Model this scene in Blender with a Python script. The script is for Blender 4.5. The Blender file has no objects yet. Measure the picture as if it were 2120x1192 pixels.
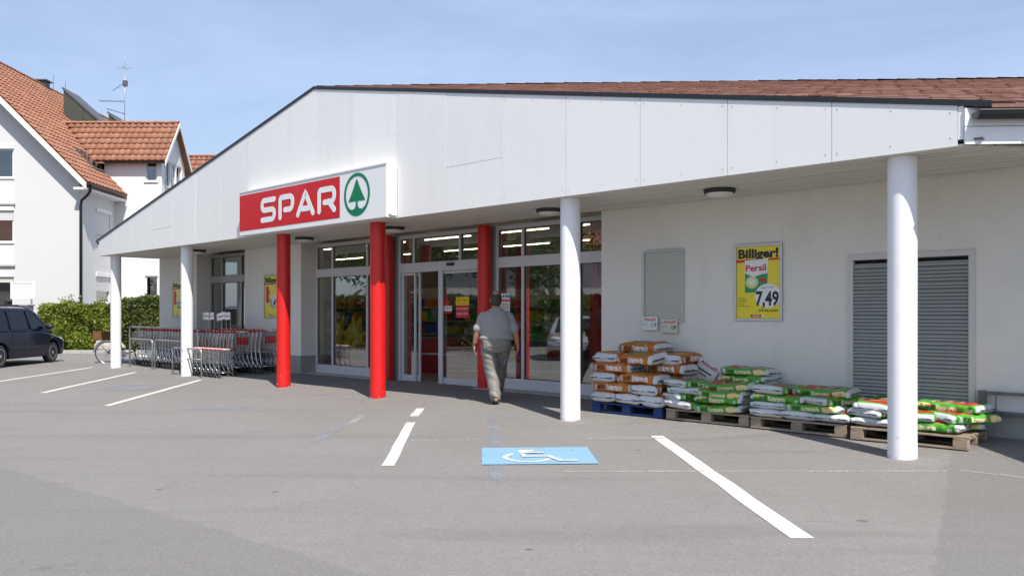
import bpy, bmesh, math, random
from mathutils import Vector, Matrix
random.seed(7)
R = math.radians
sc = bpy.context.scene
col = sc.collection

# ------------------------------------------------------------------ camera, sky, sun, exposure
cam_d = bpy.data.cameras.new('camera'); cam = bpy.data.objects.new('camera', cam_d); col.objects.link(cam)
cam.location = (0, 0, 1.5); cam.rotation_euler = (R(90), 0, 0)
cam_d.sensor_width = 36; cam_d.lens = 29.43; cam_d.shift_x = 0.0283; cam_d.shift_y = 0.0255
cam_d.clip_end = 2000; cam_d.clip_start = 0.05
sc.camera = cam

SUN_EL = 54.5
SUN_FROM = Vector((0.37, -0.93, 0)).normalized()          # horizontal direction towards the sun
w = bpy.data.worlds.new('World'); sc.world = w; w.use_nodes = True
nt = w.node_tree; N = nt.nodes; N.clear()
out = N.new('ShaderNodeOutputWorld'); bg = N.new('ShaderNodeBackground'); sky = N.new('ShaderNodeTexSky')
sky.sky_type = 'NISHITA'; sky.sun_disc = False; sky.sun_elevation = R(SUN_EL)
sky.sun_rotation = math.atan2(SUN_FROM.x, SUN_FROM.y)
sky.air_density = 1.0; sky.dust_density = 1.0; sky.ozone_density = 1.6
tc = N.new('ShaderNodeTexCoord'); mp = N.new('ShaderNodeMapping'); mp.inputs['Scale'].default_value = (1.0, 1.0, 4.6)
mp.inputs['Rotation'].default_value = (0.10, -0.16, 0.3)
nz = N.new('ShaderNodeTexNoise'); nz.inputs['Scale'].default_value = 1.5; nz.inputs['Detail'].default_value = 7
nz.inputs['Roughness'].default_value = 0.55; nz.inputs['Distortion'].default_value = 0.7
cr = N.new('ShaderNodeValToRGB'); cr.color_ramp.elements[0].position = 0.38; cr.color_ramp.elements[1].position = 0.80
cr.color_ramp.elements[0].color = (0.30, 0.30, 0.30, 1); cr.color_ramp.elements[1].color = (0.64, 0.64, 0.64, 1)
mx = N.new('ShaderNodeMixRGB'); mx.inputs['Color2'].default_value = (6.4, 7.8, 10.9, 1)
lk = nt.links.new
lk(tc.outputs['Generated'], mp.inputs['Vector']); lk(mp.outputs[0], nz.inputs['Vector']); lk(nz.outputs[0], cr.inputs[0])
lk(cr.outputs[0], mx.inputs['Fac']); lk(sky.outputs[0], mx.inputs['Color1']); lk(mx.outputs[0], bg.inputs['Color'])
bg.inputs['Strength'].default_value = 0.088; lk(bg.outputs[0], out.inputs[0])

sun_d = bpy.data.lights.new('sun', 'SUN'); sun_d.energy = 4.8; sun_d.angle = R(0.53); sun_d.color = (1.0, 0.94, 0.855)
sun = bpy.data.objects.new('sun', sun_d); col.objects.link(sun)
ce = math.cos(R(SUN_EL))
sdir = Vector((-SUN_FROM.x*ce, -SUN_FROM.y*ce, -math.sin(R(SUN_EL))))
sun.rotation_euler = sdir.to_track_quat('-Z', 'Y').to_euler(); sun.location = (20, -30, 40)
sc.view_settings.view_transform = 'Standard'; sc.view_settings.look = 'None'; sc.view_settings.gamma = 1
sc.view_settings.exposure = 0.50; sc.view_settings.use_curve_mapping = False
sc.cycles.max_bounces = 8; sc.cycles.transparent_max_bounces = 16; sc.cycles.caustics_reflective = False

# ------------------------------------------------------------------ helpers
class NB:
    """small node-graph builder"""
    def __init__(s, m): s.t = m.node_tree; s.n = s.t.nodes
    def new(s, k, **kw):
        x = s.n.new(k)
        for a, v in kw.items(): setattr(x, a, v)
        return x
    def put(s, sock, v):
        if hasattr(v, 'node'): s.t.links.new(v, sock)
        else: sock.default_value = v
    def math(s, op, a, b=0.0, c=None, clamp=False):
        x = s.new('ShaderNodeMath', operation=op, use_clamp=clamp); s.put(x.inputs[0], a); s.put(x.inputs[1], b)
        if c is not None: s.put(x.inputs[2], c)
        return x.outputs[0]
    def mix(s, f, a, b):
        x = s.new('ShaderNodeMixRGB'); s.put(x.inputs[0], f); s.put(x.inputs[1], rgba(a)); s.put(x.inputs[2], rgba(b)); return x.outputs[0]
    def noise(s, vec, scale, detail=4, rough=.6, dist=0):
        x = s.new('ShaderNodeTexNoise'); x.inputs['Scale'].default_value = scale; x.inputs['Detail'].default_value = detail
        x.inputs['Roughness'].default_value = rough; x.inputs['Distortion'].default_value = dist
        if vec is not None: s.t.links.new(vec, x.inputs['Vector'])
        return x.outputs[0]
    def ramp(s, v, a, b):       # smooth 0..1 between a and b
        x = s.new('ShaderNodeMapRange', interpolation_type='SMOOTHSTEP'); s.put(x.inputs[0], v)
        x.inputs[1].default_value = a; x.inputs[2].default_value = b; return x.outputs[0]
    def mapping(s, vec, scale=(1,1,1), rot=(0,0,0)):
        x = s.new('ShaderNodeMapping'); s.t.links.new(vec, x.inputs[0]); x.inputs['Scale'].default_value = scale; x.inputs['Rotation'].default_value = rot
        return x.outputs[0]
def rgba(c):
    return c if hasattr(c, 'node') else (c[0], c[1], c[2], 1)
MATS = {}
def new_mat(name):
    m = bpy.data.materials.new(name); m.use_nodes = True; MATS[name] = m
    b = m.node_tree.nodes['Principled BSDF']; return m, NB(m), b
def pm(name, c, rough=.6, var=.12, vs=3.0, bump=0.0, bs=60, metal=0.0, dirt=None, dirt_amt=.3, spec=.5, coat=0, coord='Object', gs=None, objvar=0):
    """plain procedural material: base colour with noise, optional grime and bump"""
    m, nb, b = new_mat(name)
    t = nb.new('ShaderNodeTexCoord').outputs[coord]
    n = nb.noise(t, vs, 5)
    lo = tuple(x*(1-var) for x in c); hi = tuple(min(1, x*(1+var)) for x in c)
    cc = nb.mix(n, lo, hi)
    if dirt:
        n2 = nb.noise(nb.mapping(t, gs or (1,1,.35)), vs*1.7, 6, .65, .4)
        cc = nb.mix(nb.math('MULTIPLY', nb.ramp(n2, .5, .78), dirt_amt), cc, dirt)
    if objvar:
        oi = nb.new('ShaderNodeObjectInfo').outputs['Random']
        h = nb.new('ShaderNodeHueSaturation'); nb.put(h.inputs['Value'], nb.math('MULTIPLY_ADD', oi, objvar*2, 1-objvar)); nb.put(h.inputs['Color'], cc); cc = h.outputs[0]
    nb.put(b.inputs['Base Color'], cc); b.inputs['Roughness'].default_value = rough; b.inputs['Metallic'].default_value = metal
    b.inputs['Specular IOR Level'].default_value = spec; b.inputs['Coat Weight'].default_value = coat
    if bump:
        bn = nb.new('ShaderNodeBump'); bn.inputs['Strength'].default_value = bump; bn.inputs['Distance'].default_value = .01
        nb.put(bn.inputs['Height'], nb.noise(t, bs, 3)); nb.put(b.inputs['Normal'], bn.outputs[0])
    return m
def emit(name, c, s):
    m, nb, b = new_mat(name); b.inputs['Base Color'].default_value = rgba(c)
    b.inputs['Emission Color'].default_value = rgba(c); b.inputs['Emission Strength'].default_value = s; return m
def glass(name, tint=(.8,.86,.84), base=.10, power=4.0):
    m = bpy.data.materials.new(name); m.use_nodes = True; MATS[name] = m; nb = NB(m); nb.n.clear()
    o = nb.new('ShaderNodeOutputMaterial'); g = nb.new('ShaderNodeBsdfGlossy'); g.inputs['Roughness'].default_value = 0.004
    t = nb.new('ShaderNodeBsdfTransparent'); t.inputs[0].default_value = rgba(tint); mixs = nb.new('ShaderNodeMixShader')
    ge = nb.new('ShaderNodeNewGeometry'); dt = nb.new('ShaderNodeVectorMath', operation='DOT_PRODUCT')
    nb.t.links.new(ge.outputs['Normal'], dt.inputs[0]); nb.t.links.new(ge.outputs['Incoming'], dt.inputs[1])
    f = nb.math('ABSOLUTE', dt.outputs['Value']); f = nb.math('SUBTRACT', 1.0, f, clamp=True); f = nb.math('POWER', f, power)
    f = nb.math('MULTIPLY_ADD', f, 1-base, base, clamp=True)
    nb.put(mixs.inputs[0], f); nb.t.links.new(t.outputs[0], mixs.inputs[1]); nb.t.links.new(g.outputs[0], mixs.inputs[2])
    nb.t.links.new(mixs.outputs[0], o.inputs[0]); return m

class MB:
    """collects faces; build() links them as one mesh object"""
    def __init__(s): s.v = []; s.f = []; s.m = []; s.uv = None
    def add(s, vs, fs, mi=0):
        o = len(s.v); s.v += [tuple(p) for p in vs]; s.f += [tuple(i+o for i in f) for f in fs]; s.m += [mi]*len(fs); return s
    def box(s, x0, x1, y0, y1, z0, z1, mi=0):
        return s.add([(x0,y0,z0),(x1,y0,z0),(x1,y1,z0),(x0,y1,z0),(x0,y0,z1),(x1,y0,z1),(x1,y1,z1),(x0,y1,z1)],
              [(3,2,1,0),(4,5,6,7),(0,1,5,4),(1,2,6,5),(2,3,7,6),(3,0,4,7)], mi)
    def hexa(s, p, mi=0):   # 8 points, bottom 4 then top 4
        return s.add(p, [(3,2,1,0),(4,5,6,7),(0,1,5,4),(1,2,6,5),(2,3,7,6),(3,0,4,7)], mi)
    def prism(s, poly, y0, y1, mi=0):    # poly in (x,z), extruded along y
        n = len(poly); vs = [(x,y0,z) for x,z in poly] + [(x,y1,z) for x,z in poly]
        fs = [tuple(range(n)), tuple(range(2*n-1, n-1, -1))] + [(i, i+n, (i+1)%n+n, (i+1)%n) for i in range(n)]
        return s.add(vs, fs, mi)
    def extr(s, poly, off, mi=0):       # 3-D polygon extruded by vector
        n = len(poly); vs = [Vector(p) for p in poly]; vs += [p+Vector(off) for p in vs]
        fs = [tuple(range(n)), tuple(range(2*n-1, n-1, -1))] + [(i, i+n, (i+1)%n+n, (i+1)%n) for i in range(n)]
        return s.add(vs, fs, mi)
    def tube(s, pts, r, n=8, closed=False, cap=True, mi=0):
        pts = [Vector(p) for p in pts]; k = len(pts); rs = r if isinstance(r, (list, tuple)) else [r]*k
        base = len(s.v); up = None
        for i in range(k):
            if closed: t = pts[(i+1)%k]-pts[i-1]
            else: t = pts[min(i+1,k-1)]-pts[max(i-1,0)]
            t.normalize()
            if up is None: up = Vector((0,0,1)) if abs(t.z) < .9 else Vector((0,1,0))
            a = t.cross(up)
            if a.length < 1e-6: a = t.cross(Vector((1,0,0)))
            a.normalize(); b = a.cross(t).normalized(); up = b
            for j in range(n):
                an = 2*math.pi*j/n; s.v.append(tuple(pts[i] + (a*math.cos(an)+b*math.sin(an))*rs[i]))
        m = k if closed else k-1
        for i in range(m):
            for j in range(n):
                i2 = (i+1)%k
                s.f.append((base+i*n+j, base+i*n+(j+1)%n, base+i2*n+(j+1)%n, base+i2*n+j)); s.m.append(mi)
        if cap and not closed:
            s.f.append(tuple(base+j for j in range(n-1,-1,-1))); s.m.append(mi)
            s.f.append(tuple(base+(k-1)*n+j for j in range(n))); s.m.append(mi)
        return s
    def lathe(s, prof, c=(0,0,0), axis='z', n=24, mi=0):   # prof: (r, h) list
        base = len(s.v); k = len(prof)
        for r, h in prof:
            for j in range(n):
                a = 2*math.pi*j/n; p, q = r*math.cos(a), r*math.sin(a)
                v = (p,q,h) if axis=='z' else ((p,h,q) if axis=='y' else (h,p,q))
                s.v.append((v[0]+c[0], v[1]+c[1], v[2]+c[2]))
        for i in range(k-1):
            for j in range(n):
                f = (base+i*n+j, base+i*n+(j+1)%n, base+(i+1)*n+(j+1)%n, base+(i+1)*n+j)
                s.f.append(f if axis!='y' else f[::-1]); s.m.append(mi)
        for ring, rev in ((0, True), (k-1, False)):
            if prof[ring][0] > 1e-5:
                f = tuple(base+ring*n+j for j in range(n)); s.f.append(f[::-1] if rev != (axis=='y') else f); s.m.append(mi)
        return s
    def ell(s, c, r, nu=14, nv=10, mi=0, rot=None):
        vs = []
        for i in range(nv+1):
            ph = math.pi*i/nv
            for j in range(nu):
                a = 2*math.pi*j/nu; p = Vector((r[0]*math.sin(ph)*math.cos(a), r[1]*math.sin(ph)*math.sin(a), r[2]*math.cos(ph)))
                if rot: p = rot @ p
                vs.append(p+Vector(c))
        fs = [(i*nu+j, (i+1)*nu+j, (i+1)*nu+(j+1)%nu, i*nu+(j+1)%nu) for i in range(nv) for j in range(nu)]
        return s.add(vs, fs, mi)
    def loft(s, rings, mi=0, cap=True):       # rings of equal length
        n = len(rings[0]); vs = [p for r in rings for p in r]
        fs = [(i*n+j, i*n+(j+1)%n, (i+1)*n+(j+1)%n, (i+1)*n+j) for i in range(len(rings)-1) for j in range(n)]
        if cap: fs += [tuple(range(n-1,-1,-1)), tuple((len(rings)-1)*n+j for j in range(n))]
        return s.add(vs, fs, mi)
    def mesh(s, name, mats, smooth=False, bevel=0):
        me = bpy.data.meshes.new(name); me.from_pydata(s.v, [], s.f)
        for m in (mats if isinstance(mats, (list, tuple)) else [mats]): me.materials.append(MATS[m] if isinstance(m, str) else m)
        me.polygons.foreach_set('material_index', s.m)
        if bevel or True:
            bm = bmesh.new(); bm.from_mesh(me)
            bmesh.ops.recalc_face_normals(bm, faces=bm.faces)
            if bevel: bmesh.ops.bevel(bm, geom=list(bm.edges), offset=bevel, segments=2, affect='EDGES', profile=.6)
            bm.to_mesh(me); bm.free()
        if smooth:
            me.polygons.foreach_set('use_smooth', [True]*len(me.polygons))
            if smooth != 'all':
                me.set_sharp_from_angle(angle=R(smooth if smooth is not True else 40))
        me.update(); return me
    def build(s, name, mats, parent=None, smooth=False, bevel=0, loc=None, rot=None):
        return obj(name, s.mesh(name, mats, smooth, bevel), parent, loc, rot)
def obj(name, me, parent=None, loc=None, rot=None):
    o = bpy.data.objects.new(name, me); col.objects.link(o)
    if parent: o.parent = parent
    if loc: o.location = loc
    if rot: o.rotation_euler = rot
    return o
def tag(o, label=None, cat=None, group=None, kind=None):
    if label: o['label'] = label
    if cat: o['category'] = cat
    if group: o['group'] = group
    if kind: o['kind'] = kind
    return o
def thing(name, label, cat, loc=(0,0,0), rz=0, group=None):
    o = bpy.data.objects.new(name, None); col.objects.link(o); o.empty_display_size = .1
    o.location = loc; o.rotation_euler = (0,0,rz); return tag(o, label, cat, group)
KIDS = {}
def copy_tree(o, parent=None):
    c = o.copy(); col.objects.link(c); c.parent = parent
    for ch in o.children: copy_tree(ch, c)
    return c

# store frame: x along the shop front to the right, y into the building, origin at the right end of the gable board
O = Vector((4.58, 8.07, 0)); S45 = math.sqrt(.5); RZ = R(-45)
def L(lx, d, z=0): return Vector((O.x + (lx+d)*S45, O.y + (-lx+d)*S45, z))
def toL(X, Y): return ((X-O.x-(Y-O.y))*S45, (X-O.x+(Y-O.y))*S45)
def apron(lx, d):
    """height of the paved strip under the canopy"""
    k = max(0, min(1, (d+.05)/1.75)); e = max(0, min(1, (lx+25.5)/2.5))
    return .0006 + .130*k*e
_txt = {}
def text_mesh(body, bold=0.0, ext=.0, res=2):
    """text as a mesh of height 1 (cap height), centred in x, baseline at 0"""
    key = (body, bold, ext, res)
    if key in _txt: return _txt[key]
    cu = bpy.data.curves.new('t', 'FONT'); cu.body = body; cu.size = 1.0; cu.offset = bold; cu.extrude = ext; cu.resolution_u = res; cu.align_x = 'CENTER'
    ob = bpy.data.objects.new('t', cu); col.objects.link(ob)
    dg = bpy.context.evaluated_depsgraph_get(); me = bpy.data.meshes.new_from_object(ob.evaluated_get(dg))
    bpy.data.objects.remove(ob)
    V = [tuple(v.co) for v in me.vertices]; Fs = [tuple(p.vertices) for p in me.polygons]
    xs = [v[0] for v in V]; w_ = max(xs)-min(xs); cx = (max(xs)+min(xs))/2; hh = .69
    V = [((x-cx)/hh, y/hh, z) for x,y,z in V]
    _txt[key] = (V, Fs, w_/hh); bpy.data.meshes.remove(me); return _txt[key]
def put_text(mb, body, x, y, z, h, width=None, mi=0, bold=.0, align='C', depth=.0015, italic=0, rot=0):
    """lay text on a vertical face looking to -y: x centre, y plane, z baseline"""
    V, Fs, w0 = text_mesh(body, bold)
    sx = h if width is None else width/w0
    off = {'C': 0, 'L': w0*sx/2, 'R': -w0*sx/2}[align]
    ca, sa = math.cos(rot), math.sin(rot)
    vs = []
    for a, b, c in V:
        px, pz = a*sx + b*h*italic + off, b*h
        vs.append((x + px*ca - pz*sa, y, z + px*sa + pz*ca))
    mb.add(vs, [f if True else f for f in Fs], mi)
def flat(mb, poly, y, mi=0):       # polygon in (x,z) on plane y, facing -y
    mb.add([(x, y, z) for x, z in poly], [tuple(range(len(poly)))], mi)
def rect(x0, x1, z0, z1): return [(x0,z0),(x1,z0),(x1,z1),(x0,z1)]
def ellipse(cx, cz, rx, rz, n=40, a0=0, a1=2*math.pi):
    full = abs(a1-a0-2*math.pi) < 1e-6
    k = n if full else n+1
    return [(cx+rx*math.cos(a0+(a1-a0)*i/n), cz+rz*math.sin(a0+(a1-a0)*i/n)) for i in range(k)]
def stroke(mb, pts, wd, y0, y1, mi=0, n=10):
    """rounded flat stroke along (x,z) points as one solid ribbon between planes y0 and y1"""
    P = [Vector((p[0], p[1])) for p in pts]; lft, rgt = [], []
    for i, p in enumerate(P):
        t = (P[min(i+1,len(P)-1)]-P[max(i-1,0)]).normalized(); nn = Vector((-t.y, t.x))
        if 0 < i < len(P)-1:
            t1 = (P[i]-P[i-1]).normalized(); c = max(.5, abs(Vector((-t1.y,t1.x)).dot(nn))); k = wd/2/c
        else: k = wd/2
        lft.append(p+nn*k); rgt.append(p-nn*k)
    poly = []
    t = (P[-1]-P[-2]).normalized(); a = math.atan2(t.y, t.x)
    endc = [P[-1]+Vector((math.cos(a+math.pi/2-math.pi*i/n), math.sin(a+math.pi/2-math.pi*i/n)))*wd/2 for i in range(1,n)]
    t = (P[0]-P[1]).normalized(); a = math.atan2(t.y, t.x)
    stc = [P[0]+Vector((math.cos(a+math.pi/2-math.pi*i/n), math.sin(a+math.pi/2-math.pi*i/n)))*wd/2 for i in range(1,n)]
    # quads + caps
    for i in range(len(P)-1):
        q = [lft[i], rgt[i], rgt[i+1], lft[i+1]]; mb.add([(v.x,y0,v.y) for v in q], [(0,1,2,3)], mi)
    mb.add([(v.x,y0,v.y) for v in [lft[-1]]+endc+[rgt[-1]]], [tuple(range(n+1))], mi)
    mb.add([(v.x,y0,v.y) for v in [rgt[0]]+stc+[lft[0]]], [tuple(range(n+1))], mi)
    rim = lft + endc + rgt[::-1] + stc
    m = len(rim); mb.add([(v.x,y0,v.y) for v in rim]+[(v.x,y1,v.y) for v in rim], [(i,(i+1)%m,(i+1)%m+m,i+m) for i in range(m)], mi)
def arc(cx, cz, r, a0, a1, n=8, rz=None):
    return [(cx+r*math.cos(R(a0+(a1-a0)*i/n)), cz+(rz or r)*math.sin(R(a0+(a1-a0)*i/n))) for i in range(n+1)]

# ------------------------------------------------------------------ materials
def asphalt():
    m, nb, b = new_mat('asphalt')
    p = nb.new('ShaderNodeNewGeometry').outputs['Position']
    sx = nb.new('ShaderNodeSeparateXYZ'); nb.t.links.new(p, sx.inputs[0]); X, Y = sx.outputs[0], sx.outputs[1]
    fine = nb.noise(p, 190, 3, .7); med = nb.noise(p, 9, 6, .65); big = nb.noise(p, .55, 5, .55, .5)
    c = nb.mix(big, (.155,.148,.141), (.212,.203,.194))
    c = nb.mix(nb.math('MULTIPLY', nb.ramp(med, .35, .7), .35), c, (.23,.22,.215))
    wob = nb.math('MULTIPLY', nb.math('SUBTRACT', nb.noise(p, 3.1, 7, .75), .5), .26)
    # newer, darker tarmac in front of the seam and to the right of the joint
    seam = nb.math('ADD', nb.math('MULTIPLY_ADD', X, .835, Y), wob)
    dk = nb.math('SUBTRACT', 1.0, nb.ramp(seam, 4.24, 4.31))
    rx = nb.math('ADD', nb.math('MULTIPLY_ADD', Y, -.58, X), wob)
    dr = nb.math('MULTIPLY', nb.ramp(rx, -.22, -.18), nb.ramp(Y, 1.0, 2.0))
    c = nb.mix(nb.math('MULTIPLY', dk, .36), c, (.125,.120,.118))
    c = nb.mix(nb.math('MULTIPLY', dr, .36), c, (.115,.113,.110))
    # tyre streaks: long dark smears running past the bays
    st = nb.noise(nb.mapping(p, (.16, 1.5, 1), (0,0,R(-20))), 1.0, 5, .6, .6)
    c = nb.mix(nb.math('MULTIPLY', nb.ramp(st, .52, .72), .34), c, (.105,.10,.095))
    st2 = nb.noise(nb.mapping(p, (.5, 5.0, 1), (0,0,R(-24))), 1.1, 4, .6, .4)
    c = nb.mix(nb.math('MULTIPLY', nb.ramp(st2, .62, .72), .22), c, (.13,.125,.12))
    # oil / gum spots
    vo = nb.new('ShaderNodeTexVoronoi'); vo.inputs['Scale'].default_value = 2.9; vo.inputs['Randomness'].default_value = 1; nb.t.links.new(nb.mapping(p, (1,1,1)), vo.inputs['Vector'])
    vs = nb.new('ShaderNodeSeparateColor'); nb.t.links.new(vo.outputs['Color'], vs.inputs[0])
    rad = nb.math('MULTIPLY', nb.math('POWER', vs.outputs[0], 2.6), .13)
    spot = nb.math('MULTIPLY', nb.ramp(nb.math('SUBTRACT', rad, vo.outputs['Distance']), -.005, .03), nb.ramp(vs.outputs[1], .35, .45))
    c = nb.mix(nb.math('MULTIPLY', spot, .62), c, (.055,.052,.05))
    vo2 = nb.new('ShaderNodeTexVoronoi'); vo2.inputs['Scale'].default_value = 4.1; nb.t.links.new(p, vo2.inputs['Vector'])
    v2 = nb.new('ShaderNodeSeparateColor'); nb.t.links.new(vo2.outputs['Color'], v2.inputs[0])
    sp2 = nb.math('MULTIPLY', nb.ramp(vo2.outputs['Distance'], .045, .025), nb.ramp(v2.outputs[0], .72, .78))
    c = nb.mix(nb.math('MULTIPLY', sp2, .5), c, (.42,.41,.39))
    # aggregate
    c = nb.mix(nb.math('MULTIPLY', nb.ramp(fine, .58, .74), .34), c, (.44,.43,.41))
    c = nb.mix(nb.math('MULTIPLY', nb.ramp(fine, .42, .28), .45), c, (.07,.068,.066))
    grit = nb.noise(p, 95, 4, .85)
    c = nb.mix(nb.math('MULTIPLY', nb.ramp(grit, .55, .68), .50), c, (.38,.365,.345)); c = nb.mix(nb.math('MULTIPLY', nb.ramp(grit, .45, .32), .55), c, (.08,.075,.071))
    st3 = nb.noise(p, 36, 6, .9); c = nb.mix(nb.math('MULTIPLY', nb.ramp(st3, .55, .64), .48), c, (.40,.385,.36)); c = nb.mix(nb.math('MULTIPLY', nb.ramp(st3, .45, .36), .55), c, (.075,.07,.066))
    mot = nb.noise(p, 11, 5, .75); c = nb.mix(nb.math('MULTIPLY', nb.ramp(mot, .52, .70), .22), c, (.12,.115,.108))
    # hairline cracks
    vc = nb.new('ShaderNodeTexVoronoi', feature='DISTANCE_TO_EDGE'); vc.inputs['Scale'].default_value = .42
    dis = nb.new('ShaderNodeVectorMath', operation='ADD'); nz_ = nb.new('ShaderNodeTexNoise'); nz_.inputs['Scale'].default_value = 1.6; nb.t.links.new(p, nz_.inputs['Vector'])
    nb.t.links.new(p, dis.inputs[0]); nb.t.links.new(nz_.outputs['Color'], dis.inputs[1]); nb.t.links.new(dis.outputs[0], vc.inputs['Vector'])
    crk = nb.math('MULTIPLY', nb.ramp(vc.outputs['Distance'], .007, .002), nb.ramp(big, .5, .62))
    c = nb.mix(nb.math('MULTIPLY', crk, .22), c, (.07,.068,.065))
    nb.put(b.inputs['Base Color'], c); b.inputs['Roughness'].default_value = .88; b.inputs['Specular IOR Level'].default_value = .3
    bn = nb.new('ShaderNodeBump'); bn.inputs['Strength'].default_value = .5; bn.inputs['Distance'].default_value = .004
    nb.put(bn.inputs['Height'], fine); nb.put(b.inputs['Normal'], bn.outputs[0])
asphalt()
def paint(name, c, lo=.30, hi=.46, worn=.85):
    """road paint that has chipped away in places: the asphalt shows through"""
    m, nb, b = new_mat(name); p = nb.new('ShaderNodeNewGeometry').outputs['Position']
    n1 = nb.noise(p, 26, 6, .75); n2 = nb.noise(p, 2.2, 4); k = nb.math('ADD', nb.math('MULTIPLY', n1, .7), nb.math('MULTIPLY', n2, .35))
    a = nb.ramp(k, lo, hi); a = nb.math('MAXIMUM', a, 1-worn)
    cc = nb.mix(nb.noise(p, 4, 5), tuple(x*.86 for x in c), c)
    nb.put(b.inputs['Base Color'], cc); b.inputs['Roughness'].default_value = .75; nb.put(b.inputs['Alpha'], a)
paint('line_paint', (.58,.57,.53), .31, .47, .9); paint('faded_paint', (.50,.49,.46), .44, .66, .97); paint('blue_paint', (.20,.365,.51), .29, .50, .8); paint('blue_grey_paint', (.300,.312,.365), .40, .72, .97)
pm('white_panel', (.775,.77,.755), .42, .03, .8, bump=.02, bs=8, dirt=(.62,.61,.57), dirt_amt=.32, gs=(2.2,1,.22), objvar=.025)
pm('panel_gap', (.34,.335,.32), .9); pm('dark_gap', (.07,.068,.062), .9)
pm('white_paint', (.80,.80,.81), .5, .03, 2, bump=.12, bs=14, dirt=(.60,.57,.52), dirt_amt=.18)
pm('red_paint', (.60,.012,.010), .38, .08, 2.5, bump=.08, bs=12, dirt=(.40,.03,.02), dirt_amt=.4)
pm('render_wall', (.80,.775,.715), .92, .05, 1.2, bump=.9, bs=95, dirt=(.66,.63,.56), dirt_amt=.4)
pm('plinth', (.34,.33,.30), .95, .12, 3, bump=.9, bs=110, dirt=(.20,.19,.17), dirt_amt=.5)
pm('soffit_board', (.64,.615,.56), .6, .05, 2, dirt=(.42,.40,.36), dirt_amt=.35, gs=(.15,1,1), objvar=.04)
pm('dark_trim', (.016,.017,.018), .38, .15, 6)
pm('frame_white', (.60,.61,.62), .4, .03, 3, dirt=(.45,.44,.42), dirt_amt=.25)
pm('frame_grey', (.40,.40,.40), .45, .05, 3, metal=.3)
pm('alu', (.52,.53,.54), .35, .06, 6, metal=.7)
pm('galv', (.42,.43,.44), .42, .18, 14, metal=.75)
pm('chrome', (.62,.63,.64), .22, .05, 8, metal=.95)
pm('rubber', (.025,.025,.026), .7, .2, 20)
pm('black_plastic', (.02,.02,.022), .5, .2, 8)
pm('red_plastic', (.50,.012,.014), .4, .1, 6)
pm('louvre', (.40,.41,.385), .5, .07, 4, dirt=(.22,.22,.20), dirt_amt=.4, metal=.15)
pm('dark_void', (.012,.012,.012), .95)
pm('lamp_dome', (.72,.71,.68), .35, .03, 4)
pm('sign_white', (.76,.77,.78), .3, .02, 1.5, coat=.2); pm('sign_red', (.56,.016,.022), .3, .04, 1.2, coat=.2); pm('sign_green', (.004,.185,.085), .3, .04, 2, coat=.2)
pm('sign_side', (.76,.76,.74), .45, .04, 3, dirt=(.5,.45,.36), dirt_amt=.3)
pm('poster_yellow', (.80,.66,.01), .35, .03, 2, coat=.3); pm('print_black', (.012,.012,.014), .45); pm('print_red', (.60,.02,.03), .45); pm('print_white', (.78,.78,.77), .45)
pm('print_green', (.03,.28,.11), .45); pm('print_lime', (.62,.72,.22), .45); pm('print_blue', (.04,.16,.45), .45); pm('print_cyan', (.12,.50,.66), .45)
pm('poster_blank', (.46,.48,.42), .45, .05, 2, dirt=(.36,.38,.32), dirt_amt=.35)
pm('step_stone', (.40,.39,.37), .9, .15, 5, bump=.4, bs=60, dirt=(.22,.21,.19), dirt_amt=.6)
glass('shop_glass', (.90,.94,.92), .22, 3.6); glass('house_glass', (.35,.40,.44), .22, 3.0); glass('car_glass', (.06,.10,.11), .045, 4.5)
def shingle_mat():
    m, nb, b = new_mat('shingle'); p = nb.new('ShaderNodeTexCoord').outputs['Object']
    g = nb.new('ShaderNodeNewGeometry').outputs['Random Per Island']
    c = nb.mix(g, (.150,.073,.055), (.225,.112,.083)); c = nb.mix(nb.math('MULTIPLY', nb.noise(p, 1.4, 5), .45), c, (.20,.10,.085))
    c = nb.mix(nb.math('MULTIPLY', nb.ramp(nb.noise(p, 60, 3), .5, .7), .4), c, (.36,.22,.18))
    c = nb.mix(nb.math('MULTIPLY', nb.ramp(nb.noise(p, 2.5, 6), .62, .75), .4), c, (.08,.075,.045))
    nb.put(b.inputs['Base Color'], c); b.inputs['Roughness'].default_value = .9
shingle_mat()
def tile_mat():
    m, nb, b = new_mat('clay_tile'); p = nb.new('ShaderNodeNewGeometry').outputs['Position']
    g = nb.new('ShaderNodeNewGeometry').outputs['Random Per Island']; oi = nb.new('ShaderNodeObjectInfo').outputs['Random']
    r = nb.math('FRACT', nb.math('ADD', g, oi))
    c = nb.mix(r, (.225,.095,.056), (.31,.142,.086)); c = nb.mix(nb.math('MULTIPLY', nb.ramp(nb.noise(p, 1.1, 6), .5, .75), .45), c, (.19,.085,.055))
    nb.put(b.inputs['Base Color'], c); b.inputs['Roughness'].default_value = .8
tile_mat()
# ------------------------------------------------------------------ ground
g = MB()
xs = [-600,-120,-60,-40,-30,-20,-12,-6,0,6,12,20,40,120,600]; ys = [-600,-120,-60,-30,-12,-6,0,3,6,9,12,16,20,25,30,40,60,120,600]
nx = len(xs)
g.add([(x,y,0) for y in ys for x in xs], [(j*nx+i, j*nx+i+1, (j+1)*nx+i+1, (j+1)*nx+i) for j in range(len(ys)-1) for i in range(nx-1)])
ground = tag(g.build('asphalt_ground', 'asphalt'), kind='structure')
a = MB(); LXS = [-27+.75*i for i in range(46)]; DS = [-.05, .0, .05, .3, .6, .9, 1.2, 1.5, 1.7, 2.4]
vs = []
for d in DS:
    for lx in LXS: p = L(lx, d, apron(lx, d)); vs.append(p)
n = len(LXS); a.add(vs, [(j*n+i, j*n+i+1, (j+1)*n+i+1, (j+1)*n+i) for j in range(len(DS)-1) for i in range(n-1)])
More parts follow.
